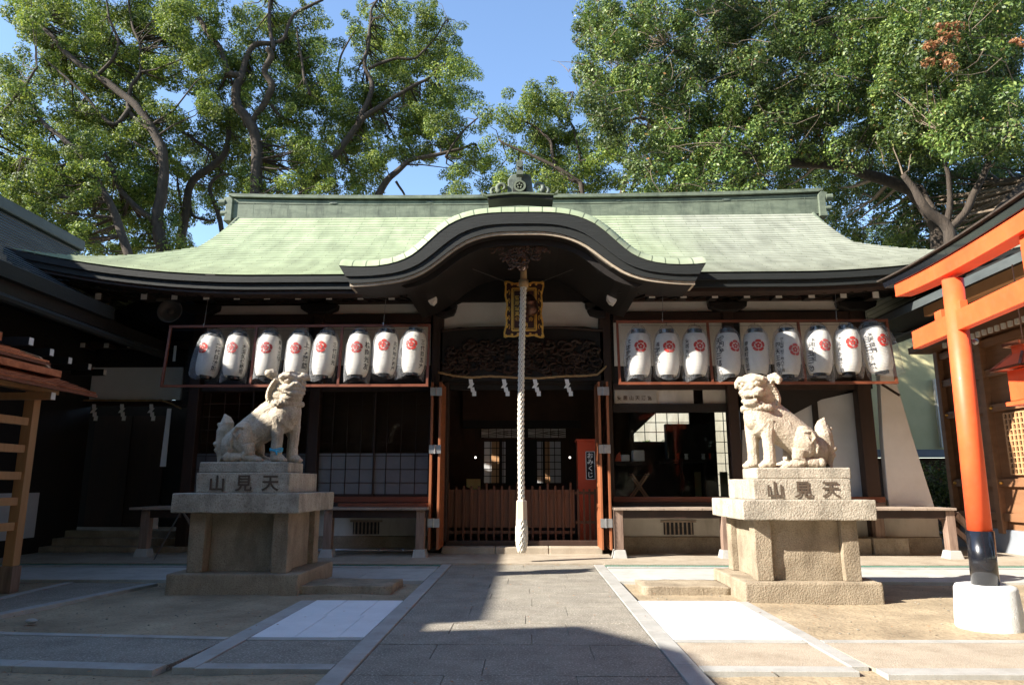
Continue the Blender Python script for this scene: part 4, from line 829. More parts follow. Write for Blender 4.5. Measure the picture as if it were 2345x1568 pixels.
def plaque():
    Y = 14.05; q0, q1 = P(1156, 646, Y), P(1245, 772, Y); W = (q1.x - q0.x) / 2; H_ = (q0.z - q1.z) / 2; c = ((q0.x + q1.x) / 2, (q0.z + q1.z) / 2)
    r = empty('name_plaque', (c[0], Y, c[1]), 'black and gold framed name plaque hanging high behind the bell rope', 'plaque')
    pts = []
    for (ax, az), (bx, bz) in (((-1, 1), (1, 1)), ((1, 1), (1, -1)), ((1, -1), (-1, -1)), ((-1, -1), (-1, 1))):
        for i in range(12):
            t = i / 12; x = ax + (bx - ax) * t; z = az + (bz - az) * t; d = -.10 * math.sin(PI * t) + .035 * math.sin(t * 6 * PI); pts.append((c[0] + (x + (x if abs(ax) == abs(bx) and ax == bx else 0) * d) * W, c[1] + (z + (z if az == bz else 0) * d * .7) * H_))
    MB().prism(pts[::-1], Y, Y + .05).build('board', plaque_m, r, bevel=.01)
    e = MB(); n = len(pts)
    for i in range(n):
        a, b_ = pts[i], pts[(i + 1) % n]; e.bar((a[0], Y - .015, a[1]), (b_[0], Y - .015, b_[1]), .035, .022, up=(0, 1, 0))
        if i % 2 == 0: e.ell((a[0] + (c[0] - a[0]) * .06, Y - .02, a[1] + (c[1] - a[1]) * .06), (.028, .02, .028), 8, 5)
    e.build('carved_edge', gold, r); f = MB(); w, h = W * .62, H_ * .76
    for k, (ww, hh, t) in enumerate(((w, h, .035), (w * .86, h * .91, .012))):
        for a, b_ in (((-ww, -hh), (ww, -hh)), ((ww, -hh), (ww, hh)), ((ww, hh), (-ww, hh)), ((-ww, hh), (-ww, -hh))): f.bar((c[0] + a[0], Y - .012, c[1] + a[1]), (c[0] + b_[0], Y - .012, c[1] + b_[1]), t, .02, up=(0, 1, 0))
    f.build('inner_frame', gold, r); s = MB()
    for k in (-1, 1):
        for j in range(5):
            z = c[1] + H_ * (.62 - j * .31); pts2 = [(c[0] + k * (W * .78 + .02 * math.cos(i * .6)), Y - .02, z + .035 * math.sin(i * .6) * 1.4) for i in range(9)]; s.tube(pts2, .007, 5)
    s.build('scrollwork', gold, r, smooth=True); l = MB()
    for col, x0, sz in ((u'大己貴大神', .0, .155), (u'少彦名根命', .21, .10), (u'菅原道真公', -.21, .10)):
        z = c[1] + h * (.80 if x0 == 0 else .55)
        for ch in col: vs, fs = text_polys(ch); l.add([(c[0] + x0 * W / .44 * .75 + v[0] * sz, Y - .012, z + v[1] * sz) for v in vs], fs); z -= sz * 1.12
    l.build('gilt_lettering', gold, r)
    for sg in (-1, 1): MB().tube([(c[0] + sg * W * .9, Y, c[1] + H_), (c[0] + sg * (W + 1.1), Y - .4, c[1] + H_ + .35)], .006, 4).build('hanging_wire', horn_m, r)
plaque()
# ================================================================== SACRED ROPES WITH PAPER STREAMERS
def shide(p, par, s=1.0, fl=1):
    b = MB(); x, y, z = p; w, h = .085 * s, .105 * s; k = 0; X = x
    for i in range(4):
        sh = (.03, -.02, .03, .02)[i] * s * fl; b.add([(X, y - .004 * i, z), (X + w, y - .004 * i, z), (X + w + sh * 1.6 - .03 * s, y - .004 * i - .012, z - h), (X + sh * 1.6 - .03 * s, y - .004 * i - .012, z - h)], [(0, 1, 2, 3)]); X += (.035 if i % 2 == 0 else -.012) * s * fl + .008 * s; z -= h * .82
        b.add([(q[0], q[1] + .002, q[2]) for q in b.v[-4:]], [(3, 2, 1, 0)])
    return b.build('paper_streamer', paper, par, fix=False)
def sacred_rope(name, pts, rad, streamers, label, s):
    r = empty(name, pts[len(pts) // 2], label, 'sacred rope'); fine = []
    for i in range(len(pts) - 1):
        for k in range(6): fine.append(Vector(pts[i]).lerp(Vector(pts[i + 1]), k / 6))
    fine.append(Vector(pts[-1])); b = MB()
    for st in range(3): b.tube([f + Vector((0, rad * .5 * math.cos(i * .9 + st * 2.1), rad * .5 * math.sin(i * .9 + st * 2.1))) for i, f in enumerate(fine)], rad * .6, 5)
    b.build('rope', straw, r, smooth=True)
    for q in streamers: shide(q, r, s)
YS = 14.9
sacred_rope('sacred_rope', [P(*q, YS) for q in ((1003, 852), (1040, 860), (1080, 864), (1120, 861), (1180, 864), (1230, 866), (1290, 861), (1340, 860), (1368, 857), (1384, 843), (1388, 838))], .025, [P(u, 868, YS - .03) for u in (1073, 1149, 1220, 1293)], 'straw rope with four white zigzag paper streamers across the main doorway', 1.0)
YS2 = 15.9
sacred_rope('sacred_rope', [P(*q, YS2) for q in ((130, 918), (220, 916), (310, 917), (370, 916), (395, 925), (415, 935))], .022, [P(u, 925, YS2 - .03) for u in (150, 211, 275, 342)], 'straw rope with four white paper streamers across the dark left passage', 1.05)
# ================================================================== GATE, FORTUNE BOX, STOOL AND OTHER SMALL THINGS
def picket():
    Y = 15.75; a, c = P(1018, 1170, Y), P(1316, 1170, Y); z0, z1 = .22, ZZ(1119, Y); r = empty('picket_gate', (XC, Y, .17), 'low brown wooden picket fence standing inside the main doorway', 'picket fence')
    zt = ZZ(1112, Y); n = 17
    for z in (ZZ(1124, Y), ZZ(1180, Y), ZZ(1218, Y)): MB().box(a.x, c.x, Y, Y + .03, z - .03, z + .03).build('rail', picketwood, r)
    for i in range(n):
        x = a.x + (c.x - a.x) * (i + .5) / n; tall = i in (0, 5, 9, 13, 16); MB().box(x - .022, x + .022, Y - .03, Y - .001, z0, zt + (.07 if tall else 0)).build('picket', picketwood, r, bevel=.004)
    MB().box(a.x, c.x, Y + .01, Y + .025, z0 + .28, z1 - .04).build('back_board', picketwood, r)
    MB().box(a.x, c.x, Y - .06, Y + .06, .17, .23).build('foot', darkwood, r)
picket()
Yf = 15.75; a, c = P(1318, 1170, Yf), P(1370, 1170, Yf); r = empty('picket_gate', ((a.x + c.x) / 2, Yf, .17), 'narrow picket side gate in front of the red fortune box', 'picket gate')
for i in range(4): x = a.x + (c.x - a.x) * (i + .5) / 4; MB().box(x - .022, x + .022, Yf - .03, Yf, .2, ZZ(1119, Yf)).build('picket', picketwood, r)
for z in (ZZ(1128, Yf), ZZ(1195, Yf)): MB().box(a.x, c.x, Yf + .001, Yf + .03, z - .03, z + .03).build('rail', picketwood, r)
Yo = 16.1; a, c = P(1323, 1070, Yo), P(1367, 1070, Yo); r = empty('fortune_box', ((a.x + c.x) / 2, Yo, .17), 'tall red fortune slip cabinet with white lettering inside the doorway on the right', 'fortune slip box')
zt, zb = ZZ(1010, Yo), .17; MB().box(a.x, c.x, Yo, Yo + .45, zb, zt).build('cabinet', redbox, r, bevel=.01); MB().box(a.x - .03, c.x + .02, Yo - .03, Yo + .48, zt, zt + .05).build('top_moulding', redbox, r, bevel=.01)
b = MB()
for x0, x1 in ((a.x, a.x + .03), (c.x - .03, c.x)): b.box(x0, x1, Yo - .012, Yo - .001, 1.0, zt)
b.build('front_stile', redbox, r); s0, s1 = P(1342, 1070, Yo), P(1362, 1070, Yo); z1, z0 = ZZ(1034, Yo), ZZ(1097, Yo); sg = MB().box(s0.x, s1.x, Yo - .022, Yo - .013, z0, z1).build('sign_board', black_ink, r)
e = MB()
for q in (((s0.x, z0), (s1.x, z0)), ((s1.x, z0), (s1.x, z1)), ((s1.x, z1), (s0.x, z1)), ((s0.x, z1), (s0.x, z0))): e.bar((q[0][0], Yo - .026, q[0][1]), (q[1][0], Yo - .026, q[1][1]), .012, .006, up=(0, 1, 0))
zz = z1 - .085
for ch in 'おみくじ': vs, fs = text_polys(ch); e.add([((s0.x + s1.x) / 2 + v[0] * .14, Yo - .027, zz + v[1] * .135) for v in vs], fs); zz -= .142
e.build('lettering', paper, sg)
# yellow board inside
q = [P(*k, 18.2) for k in ((1068, 1096), (1100, 1096), (1101, 1119), (1080, 1119), (1068, 1114))]
tag(MB().prism([(p.x, p.z) for p in q][::-1], 18.2, 18.24).build('yellow_board', yellow_board), 'small bright yellow board low inside the doorway behind the fence', 'board')
tag(MB().box(P(1018, 1, 17).x - .6, P(1018, 1, 17).x + 4.2, 18.1, 18.3, .17, ZZ(1119, 18.1)).build('room_rail', interior), 'dark low partition deep inside the main doorway', 'partition')
_e = bpy.data.materials.new('lamp_glow'); _e.use_nodes = True; _q = _e.node_tree.nodes['Principled BSDF']; _q.inputs['Emission Color'].default_value = (1, .9, .8, 1); _q.inputs['Emission Strength'].default_value = 1.2
for u, lb in ((1089, 'small lit round lamp deep inside the doorway on the left'), (1305, 'small lit round lamp deep inside the doorway beside the red box')):
    p = P(u, 1047, 18.8); _l = empty('inner_lamp', p, lb, 'lamp'); MB().ell(p, .028, 10, 6).build('bulb', _e, _l); MB().tube([p + Vector((0, 0, .03)), p + Vector((0, 0, .9))], .005, 4).build('cord', black_ink, _l)
# folding stool in the right-hand window
Ys = 16.2; r = empty('folding_stool', P(1467, 1140, Ys), 'crossed wooden folding stool standing inside the right window', 'folding stool')
for (a, c, dy) in (((1447, 1084), (1487, 1142), 0), ((1487, 1084), (1447, 1142), .05), ((1447, 1084), (1487, 1142), .4), ((1487, 1084), (1447, 1142), .45)): A, B_ = P(*a, Ys), P(*c, Ys); MB().bar((A.x, Ys + dy, A.z), (B_.x, Ys + dy, B_.z), .035, .05, up=(0, 1, 0)).build('leg', mat('stool_wood', (.35, .19, .12), (.45, .26, .17), .6) if 'stool_wood' not in bpy.data.materials else bpy.data.materials['stool_wood'], r)
A, B_ = P(1444, 1086, Ys), P(1490, 1086, Ys); MB().box(A.x, B_.x, Ys, Ys + .45, A.z - .015, A.z).build('seat', black_ink, r)
# altar table and boxes inside the right bay
Yt = 18.2; a, c = P(1510, 1054, Yt), P(1640, 1054, Yt); r = empty('altar_table', P(1580, 1140, Yt), 'dark altar table with small vessels inside the right bay', 'altar table')
MB().box(a.x, c.x, Yt, Yt + .7, a.z - .06, a.z).build('table_top', darkwood, r)
for u in (1514, 1560, 1636): x = P(u, 1, Yt).x; MB().box(x - .05, x + .05, Yt + .05, Yt + .15, .92, a.z - .06).build('table_leg', darkwood, r)
a, c = P(1525, 970, Yt + .3), P(1636, 1050, Yt + .3); tag(MB().box(a.x, c.x, Yt + .3, Yt + .6, c.z, a.z).build('altar_cabinet', blackwood), 'black altar cabinet standing on the table inside the right bay', 'cabinet')
for k, (u, m_, w, h) in enumerate(((1553, redbox, .03, .16), (1572, paper, .05, .15), (1611, paper, .05, .15), (1626, redbox, .03, .16))):
    p = P(u, 1052, Yt + .12); tag(MB().lathe([(w * .7, 0), (w, .03), (w * .8, h * .6), (w * 1.1, h)], n=10).build('altar_vessel', m_, loc=p), ('small red candle stand at the left end of the altar table', 'small pale jar left of the centre of the altar table', 'small pale jar right of the centre of the altar table', 'small red candle stand at the right end of the altar table')[k], 'altar vessel')
for k, (u0, u1, v0, v1, lab) in enumerate(((1422, 1442, 1040, 1056, 'white cloth bundle on the sill shelf at the left of the right window'), (1450, 1476, 1030, 1056, 'larger white pleated cloth bundle beside the smaller one in the right window'))):
    a, c = P(u0, v1, 17.2), P(u1, v0, 17.2); tag(MB().box(a.x, c.x, 17.2, 17.5, a.z, c.z).build('cloth_bundle', towel, bevel=.03), lab, 'cloth')
a, c = P(1410, 1056, 17.15), P(1480, 1060, 17.15); MB().box(a.x, c.x, 17.15, 17.6, c.z - .05, a.z).build('inner_shelf', darkwood, hall)
a = P(1415, 1046, 17.2); tag(MB().prism([(a.x - .07, a.z - .1), (a.x + .08, a.z - .1), (a.x + .06, a.z + .12), (a.x - .02, a.z + .06)], 17.2, 17.3).build('red_cloth', redbox), 'red folded cloth beside the white bundles in the right window', 'cloth')
# loudspeaker horn under the left eave
p = P(389, 712, 14.2); r = empty('horn_speaker', p, 'round grey horn loudspeaker mounted under the left eave', 'loudspeaker')
b = MB().lathe([(.25, 0), (.262, .01), (.25, .02), (.15, -.10), (.07, -.2), (.05, -.3)], n=28, cap=False).lathe([(.245, .0), (.14, -.105), (.0, -.11)], n=28, cap=False); h = b.build('horn', horn_m, r, smooth=True, local=True); h.rotation_euler = (PI / 2 - .1, 0, .05)
h2 = MB().lathe([(.001, .0), (.06, .0), (.05, -.09)], n=16, cap=False).build('driver', horn_m, r, smooth=True, local=True); h2.rotation_euler = (PI / 2 - .1, 0, .05)
a = P(352, 687, 14.4); MB().bar((a.x, 14.4, a.z), (a.x + .55, 14.4, a.z + .02), .05, .05).bar((p.x, 14.5, p.z), (p.x, 14.5, p.z + .45), .04, .04).build('speaker_bracket', greywood, r)
# conduit pipe at the foot of the left veranda
a, c = P(705, 1265, 14.45), P(955, 1265, 14.45); b = MB().tube([(a.x - 1, 14.9, .1), (c.x, 14.9, .1)], .03, 12); 
for x in (a.x + 1.3, c.x - .4): b.tube([(x, 14.9, .1), (x + .1, 14.9, .1)], .036, 12)
tag(b.build('steel_pipe', steel, smooth=True), 'grey steel pipe lying along the foot of the left veranda', 'pipe')
# tripod with pole left of the left pedestal
t0 = P(440, 1168, 13.3); f0 = G(352, 1287); r = empty('tripod_stand', (f0.x, f0.y, 0), 'thin dark metal stand leaning in the shade left of the left pedestal', 'stand')
for e_ in ((f0.x, f0.y), (f0.x + 1.0, f0.y + .5), (f0.x + .6, f0.y + .9)): MB().tube([(e_[0], e_[1], .05), (t0.x - .2, 13.3, t0.z)], .014, 6).build('leg', horn_m, r)
# ================================================================== PEDESTALS AND GUARDIAN LIONS
def pedestal(name, org, rz, s, sx, label, rec=.20, glyphs=('山', '見', '天')):
    """origin = front bottom centre of the base; built in local space, front along -Y"""
    r = empty(name, (org[0], org[1], 0), label, 'stone pedestal', rz=rz); r.scale = (s, s, s)
    L = dict(parent=r, local=True)
    def blk(x0, x1, y0, y1, z0, z1, nm, m=stone, bv=.018, par=r):
        b = MB(); nx, ny, nz = max(2, int((x1 - x0) / .06)), max(2, int((y1 - y0) / .06)), max(2, int((z1 - z0) / .06))
        bm = bmesh.new(); bmesh.ops.create_cube(bm, size=1); me = bpy.data.meshes.new(nm)
        for v in bm.verts: v.co = ((x0 + x1) / 2 + v.co.x * (x1 - x0), (y0 + y1) / 2 + v.co.y * (y1 - y0), (z0 + z1) / 2 + v.co.z * (z1 - z0))
        bmesh.ops.bevel(bm, geom=bm.edges[:], offset=bv, segments=2, affect='EDGES', profile=.6)
        bmesh.ops.subdivide_edges(bm, edges=[e for e in bm.edges if e.calc_length() > .2], cuts=14, use_grid_fill=True)
        for v in bm.verts: n_ = noise.noise_vector(v.co * 5 + Vector((x0 * 9, z0 * 7, 0))); v.co += n_ * .007
        bm.to_mesh(me); bm.free(); me.materials.append(m); o = bpy.data.objects.new(nm, me); sc.collection.objects.link(o); o.parent = par; return o
    zb1, zs0, zs1, zk1 = .225, .985, 1.235, 1.50
    blk(-.86, .86, 0, 1.55, -.06, zb1, 'base_slab', stone_d, .025)
    for x in (-.66, .45): 
        for y in (.12, 1.22): blk(x, x + .21, y, y + .22, zb1, zs0, 'corner_post', stone_d, .012)
    blk(-.448, .448, rec, 1.36, zb1, zs0, 'core_panel', stone_d, .01); blk(-.58, -.45, .34, 1.21, zb1, zs0, 'core_panel', stone_d, .01); blk(.45, .58, .34, 1.21, zb1, zs0, 'core_panel', stone_d, .01)
    blk(-.84, .84, -.06, 1.50, zs0, zs1, 'top_slab', stone, .015)
    bl_ = blk(-.63, .63, .13, 1.30, zs1, zk1, 'inscribed_block', stone, .012)
    for g_, x in zip(glyphs, (-.36, 0, .36)):
        vs, fs = text_polys(g_); x += sx
        o = MB().add([(x + v[0] * .235, .13 - .0135, (zs1 + zk1) / 2 - .005 + v[1] * .225) for v in vs], fs).build('inscription', cut_shade, bl_, local=True, fix=False)
    return r, zk1
pR = pedestal('stone_pedestal', (3.58, 9.33), math.radians(0), 1.0, 0, 'sunlit granite pedestal inscribed with three characters under the open-mouthed lion on the right')
pL = pedestal('stone_pedestal', (-4.02, 9.88), math.radians(-1), 1.06, .02, 'granite pedestal in shade inscribed with three characters under the closed-mouth lion on the left', .30)
def lion(name, mouth_open, flip, label, org, z0, s):
    U = .00107
    def pt(x, z, y=0): return Vector(((x - 800) * U, y * U, (1310 - z) * U))
    b = MB()
    def E(x, z, y, rx, rz, ry): b.ell(pt(x, z, y), (rx * U, ry * U, rz * U), 20, 12)
    def T(path, rad, n=12): b.tube([pt(*p) for p in path], [r_ * U for r_ in rad], n)
    # torso
    T([(500, 470, 0), (480, 590, 0), (540, 720, 0), (700, 790, 0), (880, 900, 0), (1050, 1020, 0), (1180, 1120, 0)], [150, 185, 205, 195, 190, 200, 180], 20)
    T([(600, 540, 0), (755, 655, 0), (995, 865, 0), (1110, 970, 0), (1200, 1120, 0)], [150, 152, 155, 150, 140], 20)
    E(430, 640, 0, 135, 190, 165); E(640, 560, 0, 150, 150, 140); E(760, 640, 0, 140, 130, 130); E(900, 760, 0, 140, 130, 130); E(1050, 900, 0, 150, 150, 140); E(1190, 1080, 0, 150, 200, 190)
    # front legs
    for x, y in ((420, 105), (560, -105)):
        T([(x + 20, 700, y), (x, 830, y), (x - 5, 980, y), (x, 1120, y), (x - 5, 1230, y)], [110, 92, 76, 72, 78]); E(x - 25, 1255, y, 100, 62, 85)
        for k in (-1, 0, 1): E(x - 95, 1275, y + k * 46, 44, 36, 28)
        T([(x + 60, 740, y * 1.0), (x + 105, 800, y), (x + 90, 880, y), (x + 70, 960, y)], [34, 44, 34, 14], 8)
    # hind legs
    for y in (-165, 165):
        E(1000, 980, y, 145, 205, 95); T([(930, 1080, y), (900, 1180, y), (960, 1240, y), (880, 1262, y - 10 * (1 if y < 0 else -1)), (800, 1268, y)], [100, 80, 66, 60, 58]); E(780, 1270, y, 66, 44, 62)
        T([(1000, 1240, y), (1130, 1250, y)], [58, 60]); E(1180, 1245, y, 66, 62, 60)
        for k in (-1, 0, 1): E(735, 1285, y + k * 36, 34, 28, 22)
        T([(960, 860, y * 1.5), (1060, 850, y * 1.5), (1100, 930, y * 1.5), (1040, 1000, y * 1.55), (1000, 930, y * 1.6)], [16, 22, 22, 20, 12], 8); T([(1080, 950, y * 1.4), (1130, 1040, y * 1.4), (1120, 1130, y * 1.35)], [20, 26, 12], 8)
    # tail
    T([(1330, 1260, 0), (1345, 1150, 0), (1330, 1000, 0), (1310, 880, 0), (1300, 780, 0), (1335, 660, 0)], [60, 75, 100, 110, 90, 16]); T([(1270, 800, 0), (1300, 720, 0), (1345, 655, 0)], [70, 50, 10])
    for x, z, r_ in ((1395, 800, 34), (1380, 900, 48), (1410, 1060, 52), (1400, 1140, 44), (1350, 960, 60)): E(x, z, 0, r_, r_ * .9, r_ * 1.5)
    T([(1330, 1280, 0), (1385, 1270, 0)], [70, 30]); 
    for y in (-60, 60): T([(1300, 1000, y), (1340, 900, y), (1380, 860, y * .6)], [30, 32, 12], 8)
    # head : built around its own centre then turned
    H0 = pt(490, 300, -10); R = Matrix.Rotation(math.radians(44), 3, 'Z'); HS = 1.13
    def hp(f, l, u): return H0 + R @ Vector((-f * U * HS, l * U * HS, u * U * HS))        # forward, lateral(+ away), up
    def HE(f, l, u, rf, rl_, ru, seg=18): b.ell(hp(f, l, u), (rf * U * HS, rl_ * U * HS, ru * U * HS), seg, 10, R)
    def HT(path, rad, n=8): b.tube([hp(*p) for p in path], [r_ * U * HS for r_ in rad], n)
    HE(-30, 0, 20, 190, 180, 165); HE(-70, 0, -90, 190, 185, 130); HE(60, 0, 90, 130, 150, 90)
    HE(165, 0, 20, 80, 62, 48); HE(205, -36, 12, 34, 34, 30); HE(205, 36, 12, 34, 34, 30); HE(215, 0, 26, 34, 30, 30)       # nose
    HE(130, -80, -30, 95, 75, 52); HE(130, 80, -30, 95, 75, 52); HE(170, 0, -36, 62, 90, 32)                               # upper lip, cheeks
    if mouth_open:
        HE(95, 0, -170, 120, 120, 50); HE(180, 0, -160, 56, 78, 32)
        HT([(185, -95, -130), (215, 0, -142), (185, 95, -130)], [22, 24, 22]); HT([(185, -110, -62), (222, 0, -66), (185, 110, -62)], [20, 22, 20])
        for l in (-62, 62): HT([(205, l, -62), (206, l, -110)], [15, 6])
        for l in (-30, 0, 30): HE(216, l, -78, 12, 14, 16, 8)
        HT([(40, 0, -120), (90, 0, -124)], [50, 40])
    else:
        HE(95, 0, -135, 125, 130, 62); HE(185, 0, -108, 48, 80, 34); HT([(150, -140, -70), (205, -70, -90), (222, 0, -84), (205, 70, -90), (150, 140, -70)], [18, 26, 28, 26, 18])
    for sg in (-1, 1):
        HE(140, sg * 88, 66, 40, 36, 30); HE(165, sg * 88, 66, 24, 20, 20)                                                   # eye
        HT([(165, sg * 30, 96), (172, sg * 80, 122), (130, sg * 145, 112), (90, sg * 165, 90)], [26, 34, 30, 20])           # brow
        e0 = [( -10, sg * 150, 120), (-20, sg * 215, 135), (-20, sg * 262, 95), (10, sg * 270, 50)] if mouth_open else [(-20, sg * 150, 120), (-30, sg * 205, 150), (-25, sg * 255, 150), (0, sg * 285, 120)]
        HT(e0, [52, 62, 46, 12], 10)
        for k in range(9):                                                                                                 # mane curls
            a = k / 8; HE(20 - 120 * math.sin(a * 2), sg * (165 + 25 * math.sin(a * 3)), 60 - 250 * a, 46, 40, 44, 10)
            f0, l0, u0 = 40 - 120 * math.sin(a * 2), sg * (200 + 25 * math.sin(a * 3)), 60 - 250 * a
            HT([(f0 + 26 * math.cos(t * .8) * (1 - t / 11), l0, u0 + 26 * math.sin(t * .8) * (1 - t / 11)) for t in range(10)], [9] * 10, 6)
    for i in range(13):
        for j in range(4): l = -150 + 25 * i; HE(120 - 70 * j + random.uniform(-12, 12), l + (12 if j % 2 else 0), 168 - abs(l) ** 1.6 / 60 - 8 * j + random.uniform(-6, 10), 30, 20, 24, 8)
    for i in range(15): a = -1.35 + 2.7 * i / 14; HE(30 + 110 * math.cos(a), 175 * math.sin(a), -205 + random.uniform(-12, 10), 34, 28, 36, 10)
    # mane locks down the chest and shoulder
    for k in range(7):
        x = 440 + 62 * k; z = 500 + 34 * k
        for sg in (-1, 1): T([(x, z, sg * 128), (x + 24, z + 80, sg * 150), (x + 8, z + 135, sg * 152)], [26, 28, 8], 8)
    # ground rock under the figure
    E(900, 1300, 0, 330, 40, 200)
    me = b.mesh(name); ob = bpy.data.objects.new('tmp', me); sc.collection.objects.link(ob)
    if flip:
        for v in me.vertices: v.co.x = -v.co.x
        bm = bmesh.new(); bm.from_mesh(me); bmesh.ops.reverse_faces(bm, faces=bm.faces); bm.to_mesh(me); bm.free()
    rm = ob.modifiers.new('r', 'REMESH'); rm.mode = 'VOXEL'; rm.voxel_size = .008; rm.use_smooth_shade = True
    sm = ob.modifiers.new('s', 'SMOOTH'); sm.factor = .4; sm.iterations = 1
    bpy.context.view_layer.update(); nm = bpy.data.meshes.new_from_object(ob.evaluated_get(bpy.context.evaluated_depsgraph_get())); bpy.data.objects.remove(ob)
    N = len(nm.vertices); co = np.empty(N * 3, np.float32); nm.vertices.foreach_get('co', co); no = np.empty(N * 3, np.float32); nm.vertices.foreach_get('normal', no); co = co.reshape(-1, 3); no = no.reshape(-1, 3)
    d = np.array([noise.noise(Vector(c * 28)) * .0035 + noise.noise(Vector(c * 9)) * .004 for c in co], np.float32); co += no * d[:, None]; nm.vertices.foreach_set('co', co.ravel()); nm.update()
    nm.materials.clear(); nm.materials.append(statue_m); nm.polygons.foreach_set('use_smooth', [True] * len(nm.polygons))
    root = empty(name, (org[0], org[1], z0), label, 'stone lion', rz=org[2]); root.scale = (s, s, s)
    o = bpy.data.objects.new('body', nm); sc.collection.objects.link(o); o.parent = root; o.location = (0, 0, .145)
    X0, X1 = (-.52, .745) if not flip else (-.745, .52)
    pb = MB(); pl = [(X0, -.31), (X1, -.31), (X1, .31), (X0, .31)]; pb.flat(pl, 0, .15); q = pb.build('plinth', stone, root, local=True, bevel=.02)
    if flip: 
        m = MB(); 
        c = pt(560, 1160, -105)
        for k in range(3): m.tube([(-c.x + .086 * math.cos(a), c.y + .086 * math.sin(a), c.z + .015 * k + .012 * math.sin(a * 2 + k) + .145) for a in np.linspace(0, 2 * PI, 20)], .009, 6)
        m.tube([(-c.x + .03, c.y - .086, c.z + .15), (-c.x + .05, c.y - .10, c.z + .09)], .012, 6); m.build('blue_ribbon', blue_m, root, local=True, smooth=True)
    return root
lion('guardian_lion', True, False, 'right stone guardian lion with open mouth, sitting on the sunlit pedestal', (3.58, 9.98, 0), 1.5, 1.0)
lion('guardian_lion', False, True, 'left stone guardian lion with closed mouth and a blue ribbon on its foreleg', (-3.98, 10.55, math.radians(-1)), 1.59, 1.04)
# ================================================================== TORII
def torii():
    c1 = Vector((4.82, 7.9, 0)); d = Vector((-.0995, -.995, 0)); nrm = Vector((d.y, -d.x, 0)); span = 3.3
    r = empty('torii_gate', c1, 'vermilion torii gate with black post feet and round white concrete bases on the right', 'torii gate'); c2 = c1 + d * span
    ZN = 3.30; lean = .13
    for c, sgn in ((c1, 1), (c2, -1)):
        top = c + d * lean * sgn + Vector((0, 0, 3.7)); f = lambda z: c + (top - c) * (z / 3.7)
        MB().tube([f(.36), f(.95)], .130, 32).build('black_foot', blacklac, r, smooth=False).data.polygons.foreach_set('use_smooth', [True] * 34)
        MB().tube([f(.951), f(2), f(3.7)], [.117, .113, .108], 32).build('post', verm, r).data.polygons.foreach_set('use_smooth', [True] * 66)
        MB().lathe([(.315, -.1), (.315, .05), (.29, .36), (.275, .39), (.23, .40), (0, .40)], c=(c.x, c.y, 0), n=36, cap=False).build('concrete_base', mat('white_concrete', (.62, .61, .58), (.74, .73, .70), .85, 14, bump=.4, bscale=90) if 'white_concrete' not in bpy.data.materials else bpy.data.materials['white_concrete'], r, smooth=True)
    def beam(s0, s1, z0, z1, w, name, m, curve=0, N=18, slant=0):
        b = MB()
        for i in range(N + 1):
            t = i / N; s = s0 + (s1 - s0) * t; k = abs(2 * t - 1); up_ = curve * k ** 2.4; c = c1 + d * s
            for a, z, e in ((-1, z0, 0), (-1, z1, slant), (1, z1, slant), (1, z0, 0)):
                cc = c + d * e * (-1 if t < .5 else 1) * (1 if i in (0, N) else 0); b.v.append((cc.x + nrm.x * a * w, cc.y + nrm.y * a * w, z + up_))
        for i in range(N):
            for k in range(4): b.f.append((4 * i + k, 4 * i + (k + 1) % 4, 4 * i + 4 + (k + 1) % 4, 4 * i + 4 + k))
        b.f += [(0, 1, 2, 3), (4 * N + 3, 4 * N + 2, 4 * N + 1, 4 * N)]; return b.build(name, m, r, bevel=.004)
    beam(-.92, span + .92, 3.10, 3.32, .05, 'tie_beam', verm)
    for sgn, s in ((1, 0), (-1, span)):
        for dd in (-1, 1): beam(s + dd * .14 - (.16 if dd < 0 else 0), s + dd * .14 + (.16 if dd > 0 else 0), 3.321, 3.42, .042, 'wedge', verm, N=1)
    beam(-1.15, span + 1.15, 3.72, 3.905, .10, 'lower_lintel', verm, .12); beam(-1.42, span + 1.42, 3.906, 4.01, .12, 'upper_lintel', blacklac, .13, slant=.06)
    beam(-1.55, span + 1.55, 4.012, 4.035, .16, 'cap', bark, .14); beam((span - .3) / 2, (span + .3) / 2, 3.321, 3.718, .04, 'tablet_strut', verm, N=1)
    p = c1 + Vector((.2, -.05, 3.0)); MB().ell(p, .035, 12, 8).build('peg', steel, r, smooth=True)
torii()
